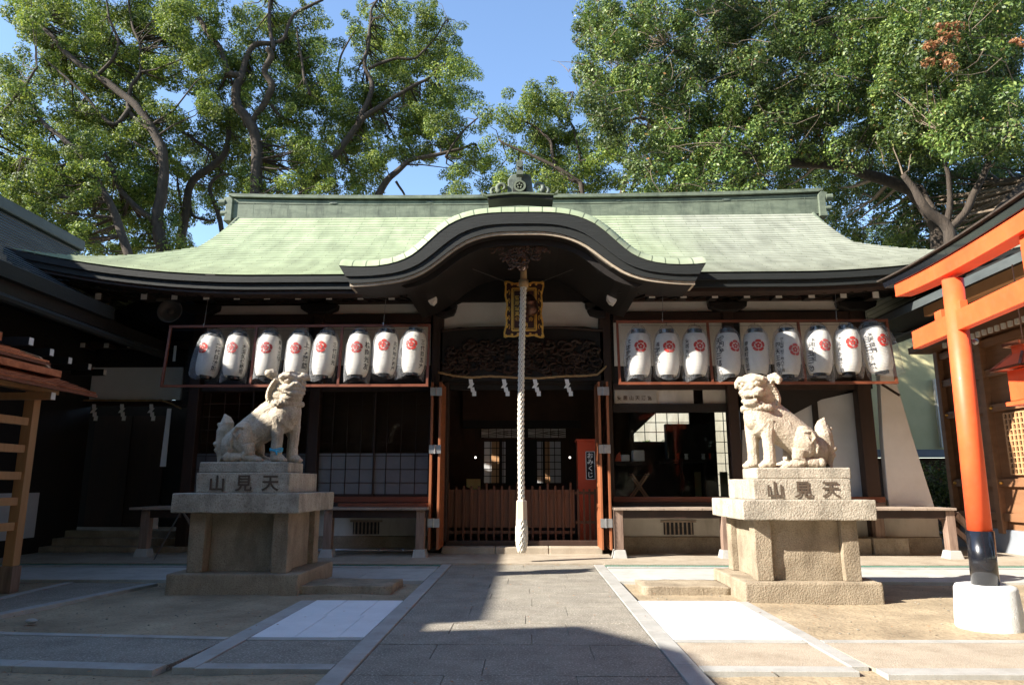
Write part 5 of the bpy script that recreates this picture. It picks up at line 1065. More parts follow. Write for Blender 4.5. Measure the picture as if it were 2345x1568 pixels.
# ================================================================== SMALL SHRINE AT THE LEFT (new wood, bright copper roof)
def left_shelter():
    x0 = -7.2; r = empty('wooden_shelter', (x0, 10.05, 0), 'small new cypress shelter with slatted side and layered bright copper roof at far left', 'shelter')
    def Xl(u, Y, v): return P(u, v, Y).x
    for y in (10.05, 7.6): MB().box(x0 - .07, x0 + .08, y - .07, y + .07, .32, 2.75).build('post', newwood, r, bevel=.006); MB().box(x0 - .09, x0 + .10, y - .09, y + .09, -.05, .318).build('post_foot', postwood, r, bevel=.006)
    for v in (958, 1020, 1081, 1139, 1196): z = P(60, v + 8, 10.05).z; MB().box(x0 - .03, x0 + .035, 7.67, 9.98, z - .055, z + .055).build('slat', newwood, r, bevel=.004)
    MB().box(x0 - .06, x0 + .075, 7.1, 10.5, 2.751, 2.88).build('eave_beam', newwood, r, bevel=.005)
    for y in (9.75, 8.6, 7.6): o = MB().box(x0 - .6, x0 + .5, y - .045, y + .045, 2.60, 2.70).build('rafter', newwood, r, bevel=.004); MB().box(x0 + .501, x0 + .507, y - .045, y + .045, 2.60, 2.70).build('painted_end', lamp_white, o)
    def slope(xe, ze, xr, zr, y0, y1, name, n=5, m=copper_new):
        b = MB()
        for i in range(n):
            a, c = i / n, (i + 1) / n + .04; xa, za = xe + (xr - xe) * a, ze + (zr - ze) * a; xb, zb = xe + (xr - xe) * c, ze + (zr - ze) * c; b.add([(xa, y0, za + .03), (xa, y1, za + .03), (xb, y1, zb + .012), (xb, y0, zb + .012), (xa, y0, za), (xa, y1, za), (xb, y1, zb - .01), (xb, y0, zb - .01)], [(0, 1, 2, 3), (7, 6, 5, 4), (0, 4, 5, 1), (1, 5, 6, 2), (2, 6, 7, 3), (3, 7, 4, 0)])
        return b.build(name, m, r)
    slope(-6.62, 2.78, -7.5, 3.10, 6.9, 10.6, 'lower_roof', 6); MB().box(-6.66, -6.6, 6.9, 10.61, 2.73, 2.77).build('roof_edge', redwood_h, r)
    MB().box(-7.2, -6.95, 7, 10.25, 2.98, 3.09).build('lower_ridge', copper_new, r, bevel=.01)
    MB().box(-8.4, -7.5, 7.2, 10.1, 2.88, 3.25).build('upper_wall', newwood, r)
    slope(-7.2, 3.22, -8.3, 3.62, 6.9, 10.3, 'upper_roof', 7); MB().box(-7.95, -7.7, 7, 9.95, 3.48, 3.62).build('upper_ridge', copper_new, r, bevel=.01); MB().box(-7.24, -7.18, 6.9, 10.31, 3.17, 3.21).build('roof_edge', redwood_h, r)
    MB().prism([(-7.6, 3.2), (-7.1, 3.1), (-7.3, 3.3), (-7.6, 3.4)], 10.2, 10.26).build('gable_board', orange_wood, r)
left_shelter()
# ================================================================== LEFT WING (dark building whose eave runs towards the viewer)
def wing():
    r = empty('side_hall', (-11, 8, 0), 'dark roofed side hall running towards the viewer along the left edge', 'hall')
    xe, ze = -8.3, 4.83; xr, zr_ = -12.4, 7.75; y0, y1 = 3.0, 18.3
    b = MB(); n = 22
    for i in range(n):
        t, t2 = i / n, (i + 1) / n; g = lambda t: ze + (zr_ - ze) * (.75 * t + .25 * t * t); xa, xb = xe + (xr - xe) * t, xe + (xr - xe) * t2; b.add([(xa, y0, g(t) + .02), (xa, y1, g(t) + .02), (xb, y1, g(t2)), (xb, y0, g(t2)), ], [(0, 1, 2, 3)])
    b.build('roof_slope', tar, r, fix=False)
    b = MB().add([(xr, y0, zr_), (xr, y1, zr_), (-16, y1, 5.2), (-16, y0, 5.2)], [(0, 1, 2, 3)]); b.build('roof_slope', tar, r)
    MB().box(xr - .2, xr + .2, y0, y1, zr_ - .05, zr_ + .25).build('ridge', tar, r, bevel=.04)
    MB().box(xe - .02, xe + .12, y0, 13.4, ze - .22, ze + .02).build('eave_fascia', fascia, r); MB().box(xe - .16, xe - .03, y0, y1, ze - .42, ze - .2).build('eave_board', blackwood, r)
    MB().add([(xe - .1, y0, ze - .3), (xe - .1, y1, ze - .3), (-11, y1, ze + .1), (-11, y0, ze + .1)], [(0, 1, 2, 3)]).build('soffit', blackwood, r)
    MB().tube([(xe + .2, y0, ze - .5), (xe + .2, 15.2, ze - .62)], .07, 8).build('gutter', fascia, r)
    for u, v in ((71, 781), (118, 806), (160, 825), (205, 839), (240, 852)):
        Y = 10 + (u - 60) / 180 * 4.6; p = P(u, v, Y); MB().box(p.x - .7, p.x, Y - .05, Y + .05, p.z - .07, p.z + .06).build('rafter', blackwood, r); MB().box(p.x + .001, p.x + .01, Y - .045, Y + .045, p.z - .06, p.z + .05).build('painted_end', lamp_white, r)
    MB().box(-15.8, -10.2, y0, 16.2, 0, 5.25).build('wall', blackwood, r)
    MB().box(-10.198, -10.19, 9.5, 14.8, .35, 1.25).build('white_dado', shaded_plaster, r)
    # passage facade between the wing and the hall
    rect('plaster_panel', paper, 128, 416, 838, 913, 16.1, .05, par=r); rect('plaster_panel', plaster_old, 60, 156, 815, 838, 16.12, .05, par=r)
    rect('passage_front', blackwood, 405, 450, 836, 930, 16.24, .1, par=r); rect('passage_beam', darkwood, 100, 445, 778, 793, 15.9, .2, par=r); rect('passage_beam', darkwood, 100, 445, 914, 926, 16.0, .2, par=r); rect('passage_front', blackwood, 20, 445, 600, 838, 16.18, .1, par=r)
    for u in (166, 214, 267, 320, 376): p = P(u * 1.0, 798, 15.9); o = MB().box(p.x - .06, p.x + .06, 15.5, 15.9, p.z - .05, p.z + .05).build('rafter', darkwood, r); MB().box(p.x - .055, p.x + .055, 15.49, 15.499, p.z - .055, p.z + .05).build('painted_end', lamp_white, o)
    rect('passage_doors', blackwood, 100, 445, 924, 1240, 17.2, .1, par=r); rect('sliding_door', darkwood, 205, 290, 950, 1215, 17.1, .08, par=r); rect('sliding_door', darkwood, 292, 370, 950, 1215, 17.12, .08, par=r)
    for k, (yy, zt) in enumerate(((15.0, .14), (15.4, .28), (15.8, .42))): MB().box(-12, P(420, 1200, 15).x, yy, 17.5, .031, zt).build('step', stone_d, r, bevel=.01)
    q = [P(*k, 15.6) for k in ((366, 1068), (379, 1068), (392, 935), (383, 935))]; MB().prism([(p.x, p.z) for p in q], 15.6, 15.62).build('paper_banner', paper, r)
    rect('paper_strip', paper, 397, 403, 788, 824, 15.5, .01, par=r); rect('paper_strip', paper, 348, 362, 1180, 1212, 14.9, .01, par=r)
wing()
# buildings behind the camera whose roofs throw the morning shade
def gatehouse(name, x0, x1, y0, y1, ze, zr_, label):
    r = empty(name, ((x0 + x1) / 2, (y0 + y1) / 2, 0), label, 'building'); MB().box(x0 + .8, x1 - .8, y0 + .8, y1 - .8, 0, ze).build('wall', plaster_old, r)
    xm = (x0 + x1) / 2; MB().prism([(x0, ze), (x1, ze), (x1, ze + .15), (xm, zr_), (x0, ze + .15)], y0, y1).build('roof', tar, r)
gatehouse('side_hall', -15.5, -8.1, -6, 2.5, 6.3, 8.4, 'tiled hall standing beside the court to the left of the viewer')
gatehouse('gatehouse', -10.6, -3.4, -13.2, -5.3, 5.6, 7.6, 'tiled gatehouse behind the viewer')
# ================================================================== RIGHT SIDE
def right_shrine():
    x = 9.9; r = empty('side_shrine', (x, 14.5, 0), 'tan wooden side shrine with latticed door facing the torii at the far right', 'shrine')
    MB().box(x + .05, x + 5, 8, 17.0, .5, 5.0).build('wall', tanwood, r); MB().box(x - .02, x + 4.9, 7.9, 17.05, 0, .5).build('base_wall', blue_base, r)
    for y in (17.0, 15.4, 12.2): MB().box(x - .08, x + .1, y - .14, y + .02, .42, 4.7).build('post', tanwood, r, bevel=.01)
    for z in (.75, 1.45, 3.0, 3.75, 4.4): MB().box(x - .04, x + .06, 9, 16.85, z - .08, z + .08).build('rail', tanwood, r, bevel=.006)
    l = MB(); z0, z1, ya, yb = 1.62, 2.85, 12.5, 14.85; MB().box(x + .02, x + .04, ya, yb, z0, z1).build('lattice_backing', blackwood, r); k = 0
    n, m = 20, 11
    for i in range(n + 1): y = ya + (yb - ya) * i / n; l.box(x - .03, x, y - .022, y + .022, z0, z1)
    for j in range(m + 1): z = z0 + (z1 - z0) * j / m; l.box(x - .028, x - .002, ya, yb, z - .014, z + .014)
    l.build('lattice', orange_wood, r)
    for y, z in ((15.1, 3.0), (15.1, 1.45), (16.7, 3.0), (16.7, 1.45)): MB().ell((x - .1, y, z), .035, 10, 6).build('brass_stud', gold, r, smooth=True)
    # eave with dentils and sunlit boards
    MB().box(x - .5, x + .05, 8, 17.3, 4.55, 4.7).build('eave_beam', tanwood, r); b = MB(); y = 8.5
    while y < 15.8: MB().box(x - .55, x - .5, y, y + .09, 4.42, 4.53).build('dentil', lamp_white, r); y += .2
    MB().box(x - 1.6, x + .2, 8, 17.5, 5.15, 5.3).build('soffit', blackwood, r)
    MB().add([(x - 2.5, 8, 4.85), (x - 2.5, 17.6, 4.85), (x + 1.4, 17.6, 6.6), (x + 1.4, 8, 6.6), (x - 2.5, 8, 4.7), (x - 2.5, 17.6, 4.7), (x + 1.4, 17.6, 6.4), (x + 1.4, 8, 6.4)], [(0, 1, 2, 3), (7, 6, 5, 4), (0, 4, 5, 1), (1, 5, 6, 2), (2, 6, 7, 3), (3, 7, 4, 0)]).build('roof_slope', tar, r)
    MB().bar((x - 1.55, 8, 4.95), (x - 1.55, 14.5, 4.95), .12, .2).bar((x - 1.2, 8, 5.02), (x - 1.2, 14.5, 5.02), .1, .16).build('eave_board', orange_wood, r)
right_shrine()
# hanging red lantern at the right edge
p = P(2352, 842, 9.2); r = empty('red_lantern', (p.x, p.y, p.z - .5), 'red hanging lantern with copper-edged peaked roof cut by the right edge', 'hanging lantern')
w = .29; b = MB().add([(p.x - w, p.y - w, p.z), (p.x + w, p.y - w, p.z), (p.x + w, p.y + w, p.z), (p.x - w, p.y + w, p.z), (p.x - .1, p.y - .1, p.z + .2), (p.x + .1, p.y - .1, p.z + .2), (p.x + .1, p.y + .1, p.z + .2), (p.x - .1, p.y + .1, p.z + .2)], [(0, 3, 2, 1), (4, 5, 6, 7), (0, 1, 5, 4), (1, 2, 6, 5), (2, 3, 7, 6), (3, 0, 4, 7)]); b.build('lantern_roof', verm, r)
e = MB()
for k in range(4):
    sx_, sy_ = ((-1, -1), (1, -1), (1, 1), (-1, 1))[k]; sx2, sy2 = ((1, -1), (1, 1), (-1, 1), (-1, -1))[k]; e.bar((p.x + sx_ * w, p.y + sy_ * w, p.z), (p.x + sx2 * w, p.y + sy2 * w, p.z), .03, .03).bar((p.x + sx_ * w, p.y + sy_ * w, p.z), (p.x + sx_ * .1, p.y + sy_ * .1, p.z + .2), .03, .03); e.bar((p.x + sx_ * .16, p.y + sy_ * .16, p.z + .32), (p.x + sx2 * .16, p.y + sy2 * .16, p.z + .32), .04, .05)
e.build('copper_edging', copper_new, r); MB().box(p.x - .1, p.x + .1, p.y - .1, p.y + .1, p.z + .2, p.z + .3).build('neck', verm, r); MB().tube([(p.x, p.y, p.z + .3), (p.x, p.y, p.z + 1.4)], .008, 6).build('hanging_chain', bronze, r)
MB().box(p.x - .16, p.x + .16, p.y - .16, p.y + .16, p.z - .42, p.z - .02).build('lantern_case', verm, r, bevel=.01); MB().box(p.x - .2, p.x + .2, p.y - .2, p.y + .2, p.z - .48, p.z - .43).build('lantern_foot', verm, r)
# back court : cream building, hedge, distant house
def back():
    r = empty('cream_building', (12, 23, 0), 'cream plastered building behind the gap right of the hall', 'building'); MB().box(9.5, 18, 22, 28, 2.45, 6.5).build('wall', ochre, r); MB().box(9.4, 18, 21.9, 22.0, 2.2, 2.44).build('sill_band', blue_base, r); MB().box(9.6, 18, 22.3, 28, 0, 2.2).build('lower_wall', interior, r); a = P(2148, 960, 21.9); MB().box(a.x, a.x + .12, 21.85, 21.97, 2.5, 4.6).build('downpipe', lamp_white, r)
    r = empty('rear_house', (0, 26, 0), 'pale rear building seen through the windows of the hall', 'building'); MB().box(-8, 9, 25.5, 28, 0, 4.3).build('wall', plaster_old, r); MB().box(-3, 2.6, 22.9, 23.0, .3, 3.6).build('added_rear_screen', shaded_plaster, r)  # grey screen added to tone down the bright view through the rear window
back()
# ================================================================== TREES
def leaves_mesh(name, centers, radii, counts, size, m, parent, seed, squash=.75, tilt=.6, aspect=.5):
    rg = np.random.default_rng(seed); n = int(sum(counts)); C = np.repeat(np.array(centers, np.float32), counts, axis=0); R = np.repeat(np.array(radii, np.float32), counts)
    d = rg.normal(size=(n, 3)).astype(np.float32); d /= np.linalg.norm(d, axis=1)[:, None]; rad = R * rg.uniform(.25, 1, n).astype(np.float32) ** .45
    E3 = np.repeat(rg.uniform(.62, 1.45, (len(centers), 3)).astype(np.float32), counts, axis=0); off = d * rad[:, None] * E3 * np.array([1, 1, squash], np.float32); sh = np.repeat(rg.uniform(-.5, .5, (len(centers), 1)).astype(np.float32), counts, axis=0); off[:, 2:3] += off[:, 0:1] * sh; pos = C + off
    nr = d * .9 + rg.normal(size=(n, 3)).astype(np.float32) * tilt * .75 + np.array([0, 0, .3], np.float32); nr /= np.linalg.norm(nr, axis=1)[:, None]
    t = np.cross(nr, rg.normal(size=(n, 3)).astype(np.float32)); t /= np.linalg.norm(t, axis=1)[:, None]; b = np.cross(nr, t); L = size * rg.uniform(.45, 1.4, n).astype(np.float32)[:, None] * .5
    v = np.stack([pos - t * L, pos + b * L * aspect + nr * L * .15, pos + t * L, pos - b * L * aspect + nr * L * .15], 1).reshape(-1, 3).astype(np.float32)
    me = bpy.data.meshes.new(name); me.vertices.add(4 * n); me.vertices.foreach_set('co', v.ravel()); me.loops.add(4 * n); me.loops.foreach_set('vertex_index', np.arange(4 * n, dtype=np.int32)); me.polygons.add(n); me.polygons.foreach_set('loop_start', np.arange(0, 4 * n, 4, dtype=np.int32)); me.polygons.foreach_set('loop_total', np.full(n, 4, np.int32)); me.update(calc_edges=True); me.materials.append(m)
    o = bpy.data.objects.new(name, me); sc.collection.objects.link(o)
    if parent: o.parent = parent; o.matrix_parent_inverse = parent.matrix_world.inverted()
    return o
ROWS = ["1" + "3" * 10 + " " + "2221" + "1" + "1" + "12221" + " " * 6 + "1" + "3" * 22,
        " 2" + "3" * 9 + " " + "33321" + " " + "233321" + " " * 5 + "2" + "3" * 22,
        " 1" + "3" * 9 + "1" + "33332" + "1" + "233332" + " " * 5 + "1" + "3" * 22,
        "3 " + "3" * 7 + "232" + "33332" + "1" + "233333" + " " * 5 + "2" + "3" * 22,
        "321" + "33333" + "2 " + "3" * 7 + "2" + "333332" + "11" + " 211" + "3" * 22,
        "33 " + "33333" + "2 " + "3" * 13 + "1221" + "33 " + "3" * 22,
        "132" + "3" * 6 + "2" + "3" * 12 + "322 2331" + "3" * 22,
        "2" + "3" * 13 + "1" + "3" * 7 + "33212333" + "2" + "3" * 21,
        "3" * 8 + "22" + "3333" + "1" + "3333" + "21  33 1233" + "21" + "3" * 20,
        "3" * 8 + "12" + "3" * 9 + "1  1223" + "223221" + "2" + "3" * 19,
        "3333333" + "3222" + " " * 31 + "3222" + "3" * 6,
        "33333" + "333221" + " " * 31 + "33" + "3" * 8,
        "3333" + "3332" + "32 " + " " * 32 + "2" + "3" * 8]
# trees: (label, first column, last column, depth, material, trunk list)
def limb(path, w0, w1, Y0, Y1=None, wob=.06):
    Y1 = Y1 or Y0; n = len(path); pts = []
    for i, (u, v) in enumerate(path):
        t = i / max(1, n - 1); p = P(u, v, Y0 + (Y1 - Y0) * t); pts.append(p)
    fine = []; rad = []; sub = 5
    for i in range(n - 1):
        a, b_, c, d = pts[max(i - 1, 0)], pts[i], pts[i + 1], pts[min(i + 2, n - 1)]
        for k in range(sub):
            t = k / sub; q = .5 * ((2 * b_) + (c - a) * t + (2 * a - 5 * b_ + 4 * c - d) * t * t + (3 * b_ - a - 3 * c + d) * t ** 3); q = q + Vector(noise.noise_vector(q * 1.3)) * wob; fine.append(q)
    fine.append(pts[-1]); N = len(fine)
    for i in range(N): t = i / (N - 1); rad.append(((w0 + (w1 - w0) * t) * .84 / 1612 * Y0) * (1 + .12 * noise.noise(fine[i] * 2.5)))
    return fine, rad
def lim2(l): return [(x / 2, y / 2) for x, y in l]
def lim4(l): return [(1172.5 + x / 2, y / 2) for x, y in l]
TREES = [
 ('large camphor tree with a forked winding trunk above the left end of the roof', 2, 9, 24.5, 'a', [
   (lim2([(780, 1500), (760, 1250), (745, 1160), (720, 1000), (745, 850), (750, 720), (700, 600), (620, 480), (500, 390), (430, 340), (300, 240), (240, 170), (120, 60)]), 21, 5),
   (lim2([(722, 1010), (640, 970), (560, 880), (520, 800), (480, 700)]), 11, 4), (lim2([(705, 610), (620, 545), (590, 490), (600, 400), (645, 330), (640, 200), (600, 100), (590, -40)]), 8, 3),
   (lim2([(600, 500), (520, 570), (430, 480), (330, 380), (170, 240)]), 7, 2), (lim2([(450, 340), (540, 220), (500, 80), (480, -40)]), 6, 2), (lim2([(755, 760), (700, 700), (600, 640)]), 5, 2)]),
 ('dark leaning camphor tree at the far left edge above the side hall', 0, 4, 22, 'a', [
   (lim2([(700, 1500), (560, 1080), (480, 900), (375, 735), (290, 630), (200, 570), (150, 480)]), 14, 4), (lim2([(-120, 620), (0, 530), (110, 400), (170, 310)]), 8, 3), (lim2([(375, 735), (250, 760), (100, 720)]), 5, 2)]),
 ('camphor tree with a thick trunk bending right behind the left gable end', 8, 12, 27, 'a', [
   (lim2([(790, 1500), (810, 1250), (830, 1120), (850, 980), (870, 850), (960, 770), (1020, 710), (1045, 620), (1040, 500)]), 17, 6), (lim2([(865, 870), (880, 980), (985, 1010)]), 7, 3), (lim2([(1040, 1200), (1000, 970), (960, 870), (990, 810), (1060, 800)]), 8, 3), (lim2([(1000, 730), (920, 660), (800, 580)]), 6, 2), (lim2([(830, 940), (815, 830), (830, 720)]), 4, 2)]),
 ('upright camphor tree with snaking twin branches behind the left half of the roof', 11, 16, 25.5, 'a', [
   (lim2([(1180, 1300), (1170, 1000), (1175, 860), (1175, 700), (1155, 580), (1090, 480), (1080, 400), (1110, 350), (1050, 330), (1010, 230), (940, 130), (880, 50), (820, -20)]), 20, 5),
   (lim2([(1095, 380), (1120, 290), (1170, 210), (1240, 195), (1300, 170), (1350, 70), (1480, 0)]), 10, 4), (lim2([(1160, 560), (1220, 460), (1250, 390), (1210, 330), (1240, 260), (1225, 225)]), 10, 9), (lim2([(1250, 230), (1235, 120), (1235, -30)]), 7, 4), (lim2([(1240, 480), (1300, 540), (1420, 570)]), 5, 2), (lim2([(1420, 430), (1390, 330), (1370, 200), (1360, 120)]), 5, 2)]),
 ('spreading camphor tree with a leaning trunk behind the middle of the roof', 16, 24, 26.5, 'a', [
   (lim2([(1340, 1250), (1390, 890), (1420, 820), (1540, 700), (1640, 570), (1720, 500), (1830, 430), (1950, 370), (2010, 300)]), 15, 3), (lim2([(1640, 570), (1680, 470), (1705, 390), (1670, 290), (1690, 200), (1700, 60), (1740, -20)]), 9, 3),
   (lim2([(1660, 1050), (1740, 885), (1800, 800), (1890, 730), (2050, 700), (2180, 660)]), 13, 3), (lim2([(1690, 315), (1800, 270), (1900, 270), (1990, 180), (2050, 90)]), 5, 2), (lim2([(1400, 870), (1500, 865), (1530, 850)]), 6, 2), (lim2([(1815, 830), (1850, 890), (1870, 950)]), 4, 2), (lim2([(1380, 850), (1420, 700), (1380, 620)]), 4, 2), (lim2([(1545, 340), (1560, 250), (1640, 120)]), 4, 2), (lim2([(2040, 720), (2120, 600), (2190, 540)]), 4, 2)]),
 ('small airy camphor tree behind the roof just right of the crest ornament', 25, 30, 25, 'a', [
   (lim4([(330, 1200), (320, 880), (285, 820), (200, 770), (60, 700), (-60, 640)]), 9, 3), (lim4([(290, 830), (200, 770), (180, 660), (130, 600), (80, 570), (0, 540)]), 6, 2), (lim4([(440, 1200), (500, 890), (560, 780), (680, 730)]), 9, 3), (lim4([(500, 1200), (545, 880), (620, 760), (690, 715)]), 7, 3), (lim4([(310, 740), (290, 600), (250, 520), (280, 420)]), 4, 2)]),
 ('huge glossy evergreen tree filling the sky above the right half of the roof', 30, 45, 20, 'b', [
   (lim4([(2050, 1700), (1960, 1160), (1930, 1020), (1850, 900), (1780, 850), (1500, 760), (1250, 740), (1020, 690), (900, 645), (800, 610), (650, 560)]), 22, 7), (lim4([(700, 960), (745, 830), (880, 740), (905, 680)]), 7, 5), (lim4([(1130, 720), (1120, 560), (1180, 380)]), 10, 3), (lim4([(905, 640), (1000, 570), (1160, 550), (1260, 520), (1400, 530)]), 5, 2), (lim4([(680, 830), (700, 790), (740, 820)]), 4, 2), (lim4([(1480, 250), (1300, 50), (1100, 10)]), 8, 3), (lim4([(660, 560), (560, 540), (480, 580)]), 6, 2), (lim4([(1860, 860), (1950, 1000)]), 12, 10), (lim4([(800, 560), (760, 470), (640, 420), (520, 380)]), 3, 1.5), (lim4([(1180, 390), (1000, 300), (860, 290), (700, 200)]), 3, 1.5)]),
 ('dark evergreen tree with a thick trunk at the upper right corner', 44, 51, 17.5, 'b', [
   (lim4([(2020, 1700), (2010, 1160), (1990, 1040), (1900, 960), (1850, 870), (1790, 800)]), 20, 8), (lim4([(2000, 1060), (2110, 900), (2200, 700), (2280, 520)]), 12, 5), (lim4([(2120, 1200), (2250, 950), (2400, 820)]), 20, 12), (lim4([(1990, 1040), (2000, 800), (1960, 600)]), 9, 3), (lim4([(2150, 520), (2220, 420), (2200, 300), (2280, 120)]), 5, 2)])]
def owner(ci, ri, rs):
    if ci <= 4 and (ci <= 1 or ri >= 7): return 1
    if ci <= 8: return 0
    if ci <= 12 and ri >= 6: return 2
    if ci <= 10: return 0
    if ci <= 16: return 3
    if ci <= 23 or (ci == 24 and ri >= 6): return 4
    if ci <= 29: return 5 if not (ci == 29 and ri < 5) else 6
    if ci <= 31 and ri >= 7: return 5
    return 6 if ci < 45 else 7
rs = random.Random(5); CL = {k: [] for k in range(8)}
for ri, row in enumerate(ROWS):
    for ci, ch in enumerate(row):
        if ch == ' ': continue
        k = owner(ci, ri, rs); Y = TREES[k][3]; d = int(ch); near = k >= 6
        n = {1: 1, 2: 2, 3: 4}[d]
        for j in range(n):
            u = ci * 45 + rs.uniform(0, 45); v = ri * 45 + rs.uniform(0, 45); y = Y + rs.uniform(-.9 if k < 6 else -1.8, 2.6) + (rs.uniform(2, 4) if j == 3 else 0)
            if k >= 6 and ri >= 8 and ci >= 39: y += 4.5
            y = max(y, 18.6) if k != 7 else max(y, 15.6 if ci > 46 and ri < 9 else 17.8); CL[k].append((P(u, v, y), rs.uniform(.3, .62) * (.95 if near else 1.05) * (.8 if d == 1 else 1)))
        if ri == 0 and ch == '3':
            for j in range(4): CL[k].append((P(ci * 45 + rs.uniform(0, 45), -rs.uniform(10, 260), Y + rs.uniform(-2, 3)), rs.uniform(.45, .7)))
for k, (label, c0, c1_, Y, kind, limbs) in enumerate(TREES):
    base = limb(limbs[0][0], 10, 5, Y)[0][0]; root = empty('camphor_tree' if kind == 'a' else 'evergreen_tree', (base.x, base.y, 0), label, 'tree', 'tall trees behind the hall')
    b = MB(); nodes = []
    for i, (path, w0, w1) in enumerate(limbs):
        f, r_ = limb(path, w0, w1, Y, Y + random.uniform(-.8, .8) if i else Y, .07)
        if i == 0: f = [Vector((f[0].x, f[0].y, -.1))] + f; r_ = [r_[0] * 1.25] + r_
        b.tube(f, r_, 10); nodes += [(q, a) for q, a in zip(f, r_)]
    tw = MB(); rs2 = random.Random(k); cl = CL[k]
    if kind == 'a' and k != 1:      # clumps grow beside and behind the thick limbs, so the limbs stay in view
        big = [(q, a) for q, a in nodes if a > .045]; keep = []
        for c, rr_ in cl:
            hit = any(c.y < q.y + .1 and abs(c.x / c.y - q.x / q.y) * q.y < rr_ * .75 + a and abs((c.z - EYE) / c.y - (q.z - EYE) / q.y) * q.y < rr_ * .6 + a for q, a in big)
            if hit: c = Vector((c.x * (1 + 1.3 / c.y), c.y + 1.3, EYE + (c.z - EYE) * (1 + 1.3 / c.y)))
            keep.append((c, rr_))
        cl = CL[k] = keep
    for c, rr_ in cl:
        best = min(nodes, key=lambda q: (q[0] - c).length_squared + (8 if q[0].z > c.z + .3 else 0)); dist = (best[0] - c).length
        if dist > 6 or rs2.random() < .25: continue
        m1 = best[0].lerp(c, .35) + Vector((rs2.uniform(-.2, .2), rs2.uniform(-.2, .2), rs2.uniform(-.25, .1))) * min(1, dist / 2); m2 = best[0].lerp(c, .7) + Vector((rs2.uniform(-.2, .2), rs2.uniform(-.2, .2), rs2.uniform(-.15, .2))); r0 = min(best[1] * .6, .018 + .010 * dist)
        tw.tube([best[0], m1, m2, c + Vector((0, 0, rr_ * .3))], [r0, r0 * .7, r0 * .45, .006], 5, cap=False)
    b.build('trunk', bark, root, smooth=True); tw.build('branches', bark if kind == 'a' else bark2, root, smooth=True)
    if kind == 'b':
        q = MB()
        for i in range(420 if k == 6 else 160):
            c, rr_ = rs2.choice(cl); p0 = c + Vector((rs2.uniform(-.6, .6), rs2.uniform(-1.2, -.2), rs2.uniform(-.5, .5))); d_ = Vector((rs2.uniform(-1, .3), rs2.uniform(-.5, .2), rs2.uniform(-.35, .5))).normalized(); L_ = rs2.uniform(.3, .9); e_ = Vector((rs2.uniform(-.15, .15), rs2.uniform(-.1, .1), rs2.uniform(-.15, .15)))
            q.tube([p0 - d_ * L_, p0 - d_ * L_ * .45 + e_, p0 + e_ * .4, p0 + d_ * L_ * .4 - e_, p0 + d_ * L_ * .8 - e_ * .3], [.012, .010, .008, .006, .003], 4, cap=False)
        q.build('twigs', bark2, root)
    ln = [int((430 if kind == 'a' else 390) * (r_ / .42) ** 2) for _, r_ in cl]
    leaves_mesh('crown', [c for c, _ in cl], [r_ for _, r_ in cl], ln, .098 if kind == 'a' else .096, leaf_a if kind == 'a' else leaf_b, root, 100 + k)
    if k == 7:
        rc = [(P(2165 + rs2.uniform(-40, 40), 105 + rs2.uniform(-50, 50), 15.4), .16) for _ in range(12)] + [(P(2335 + rs2.uniform(-15, 15), 95 + rs2.uniform(-10, 10), 15.4), .12) for _ in range(2)]
        leaves_mesh('withered_spray', [c for c, _ in rc], [r_ for _, r_ in rc], [55] * len(rc), .09, leaf_rust, root, 5)
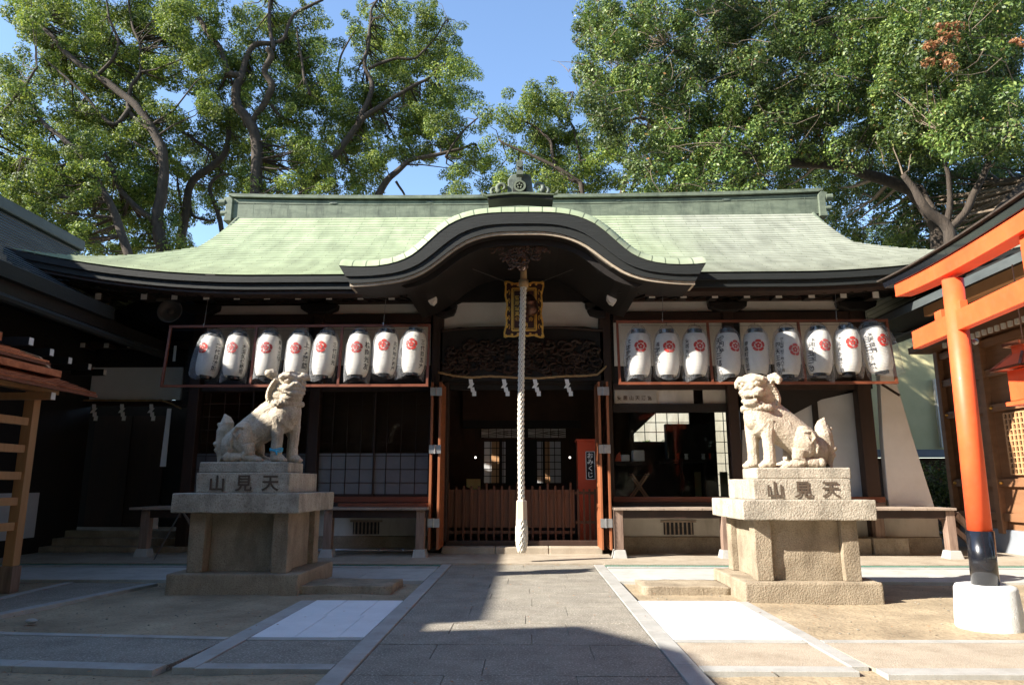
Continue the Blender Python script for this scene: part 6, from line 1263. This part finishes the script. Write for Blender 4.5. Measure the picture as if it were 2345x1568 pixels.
# hedge in the right-hand gap, shrubs in the rear garden
def shrub(name, c, n, r_, size, label, seed, cat='hedge', sq=.8):
    rs3 = random.Random(seed); cs = [(c[0] + rs3.uniform(-c[3], c[3]), c[1] + rs3.uniform(-.5, .5), c[2] + rs3.uniform(-c[4], c[4])) for _ in range(n)]
    root = empty(name, (c[0], c[1], 0), label, cat); leaves_mesh('foliage', cs, [r_] * n, [170] * n, size, leaf_b, root, seed); b = MB()
    for q in cs[::3]: b.tube([(q[0], q[1], 0), (q[0] + .1, q[1], q[2] * .5), q], [.025, .02, .008], 5)
    b.build('stems', bark, root, smooth=True)
shrub('hedge', (11.6, 19.6, 1.0, 1.6, .85), 60, .36, .09, 'dark clipped hedge seen in the gap between the hall and the tan shrine', 31)
shrub('garden_shrub', (3.9, 23.6, 2.2, 1.6, .6), 26, .3, .1, 'green garden shrub seen through the right window of the hall', 32, 'shrub')
# unseen trees added to block sky light, also mirrored in the window glass
rs4 = random.Random(9)
for i, (x, y, h, w, lb) in enumerate(((0, -14, 15, 6, 'tall broad tree added behind the viewer to block sky, in line with the path'), (10, -12, 15, 6.5, 'tall broad tree added behind the viewer to block sky, right of the path'), (20, -9, 14, 6, 'tall tree added at the right rear corner of the court to block sky'), (22, 3, 13, 5.5, 'tall tree added at the right of the court to block sky, outside the picture'), (-9, -20, 14, 6, 'tall broad tree added behind the viewer to block sky, left of the path'), (-23, 0, 10.5, 5, 'tall tree added beyond the side hall to block sky, nearest the viewer'), (-23, 10, 10, 5, 'tall tree added beyond the side hall to block sky, towards the rear'))):
    root = empty('sky_block_tree', (x, y, 0), lb, 'tree', 'unseen trees added around the court to block sky light'); cs = []
    for _ in range(170): a = rs4.uniform(0, 6.28); q = rs4.random() ** .5; cs.append((x + w * q * math.cos(a), y + w * .6 * q * math.sin(a), 2.0 + (h - 2) * rs4.random()))
    leaves_mesh('crown', cs, [1.3] * len(cs), [110] * len(cs), .5, leaf_b, root, 60 + i); MB().tube([(x, y, -.1), (x + .2, y, h * .4), (x, y, h * .8)], [.5, .35, .1], 10).build('trunk', bark, root, smooth=True)

root = empty('sky_block_tree', (13, -1, 0), 'broad tree whose canopy is added above the viewer to block overhead sky', 'tree', 'unseen trees added around the court to block sky light'); cs = []  # unseen canopy added overhead to darken the shaded ground
for _ in range(230): cs.append((rs4.uniform(-3.5, 13), rs4.uniform(-9, 5.5), rs4.uniform(10.5, 14)))
leaves_mesh('crown', cs, [1.3] * len(cs), [110] * len(cs), .5, leaf_b, root, 77); MB().tube([(13, -1, -.1), (12.6, -1, 5), (11, -1.5, 10), (7, -2, 12)], [.6, .45, .3, .1], 10).tube([(12, -1.2, 7.5), (8, 1, 10), (3, 2, 12)], [.3, .2, .08], 8).build('trunk', bark, root, smooth=True)
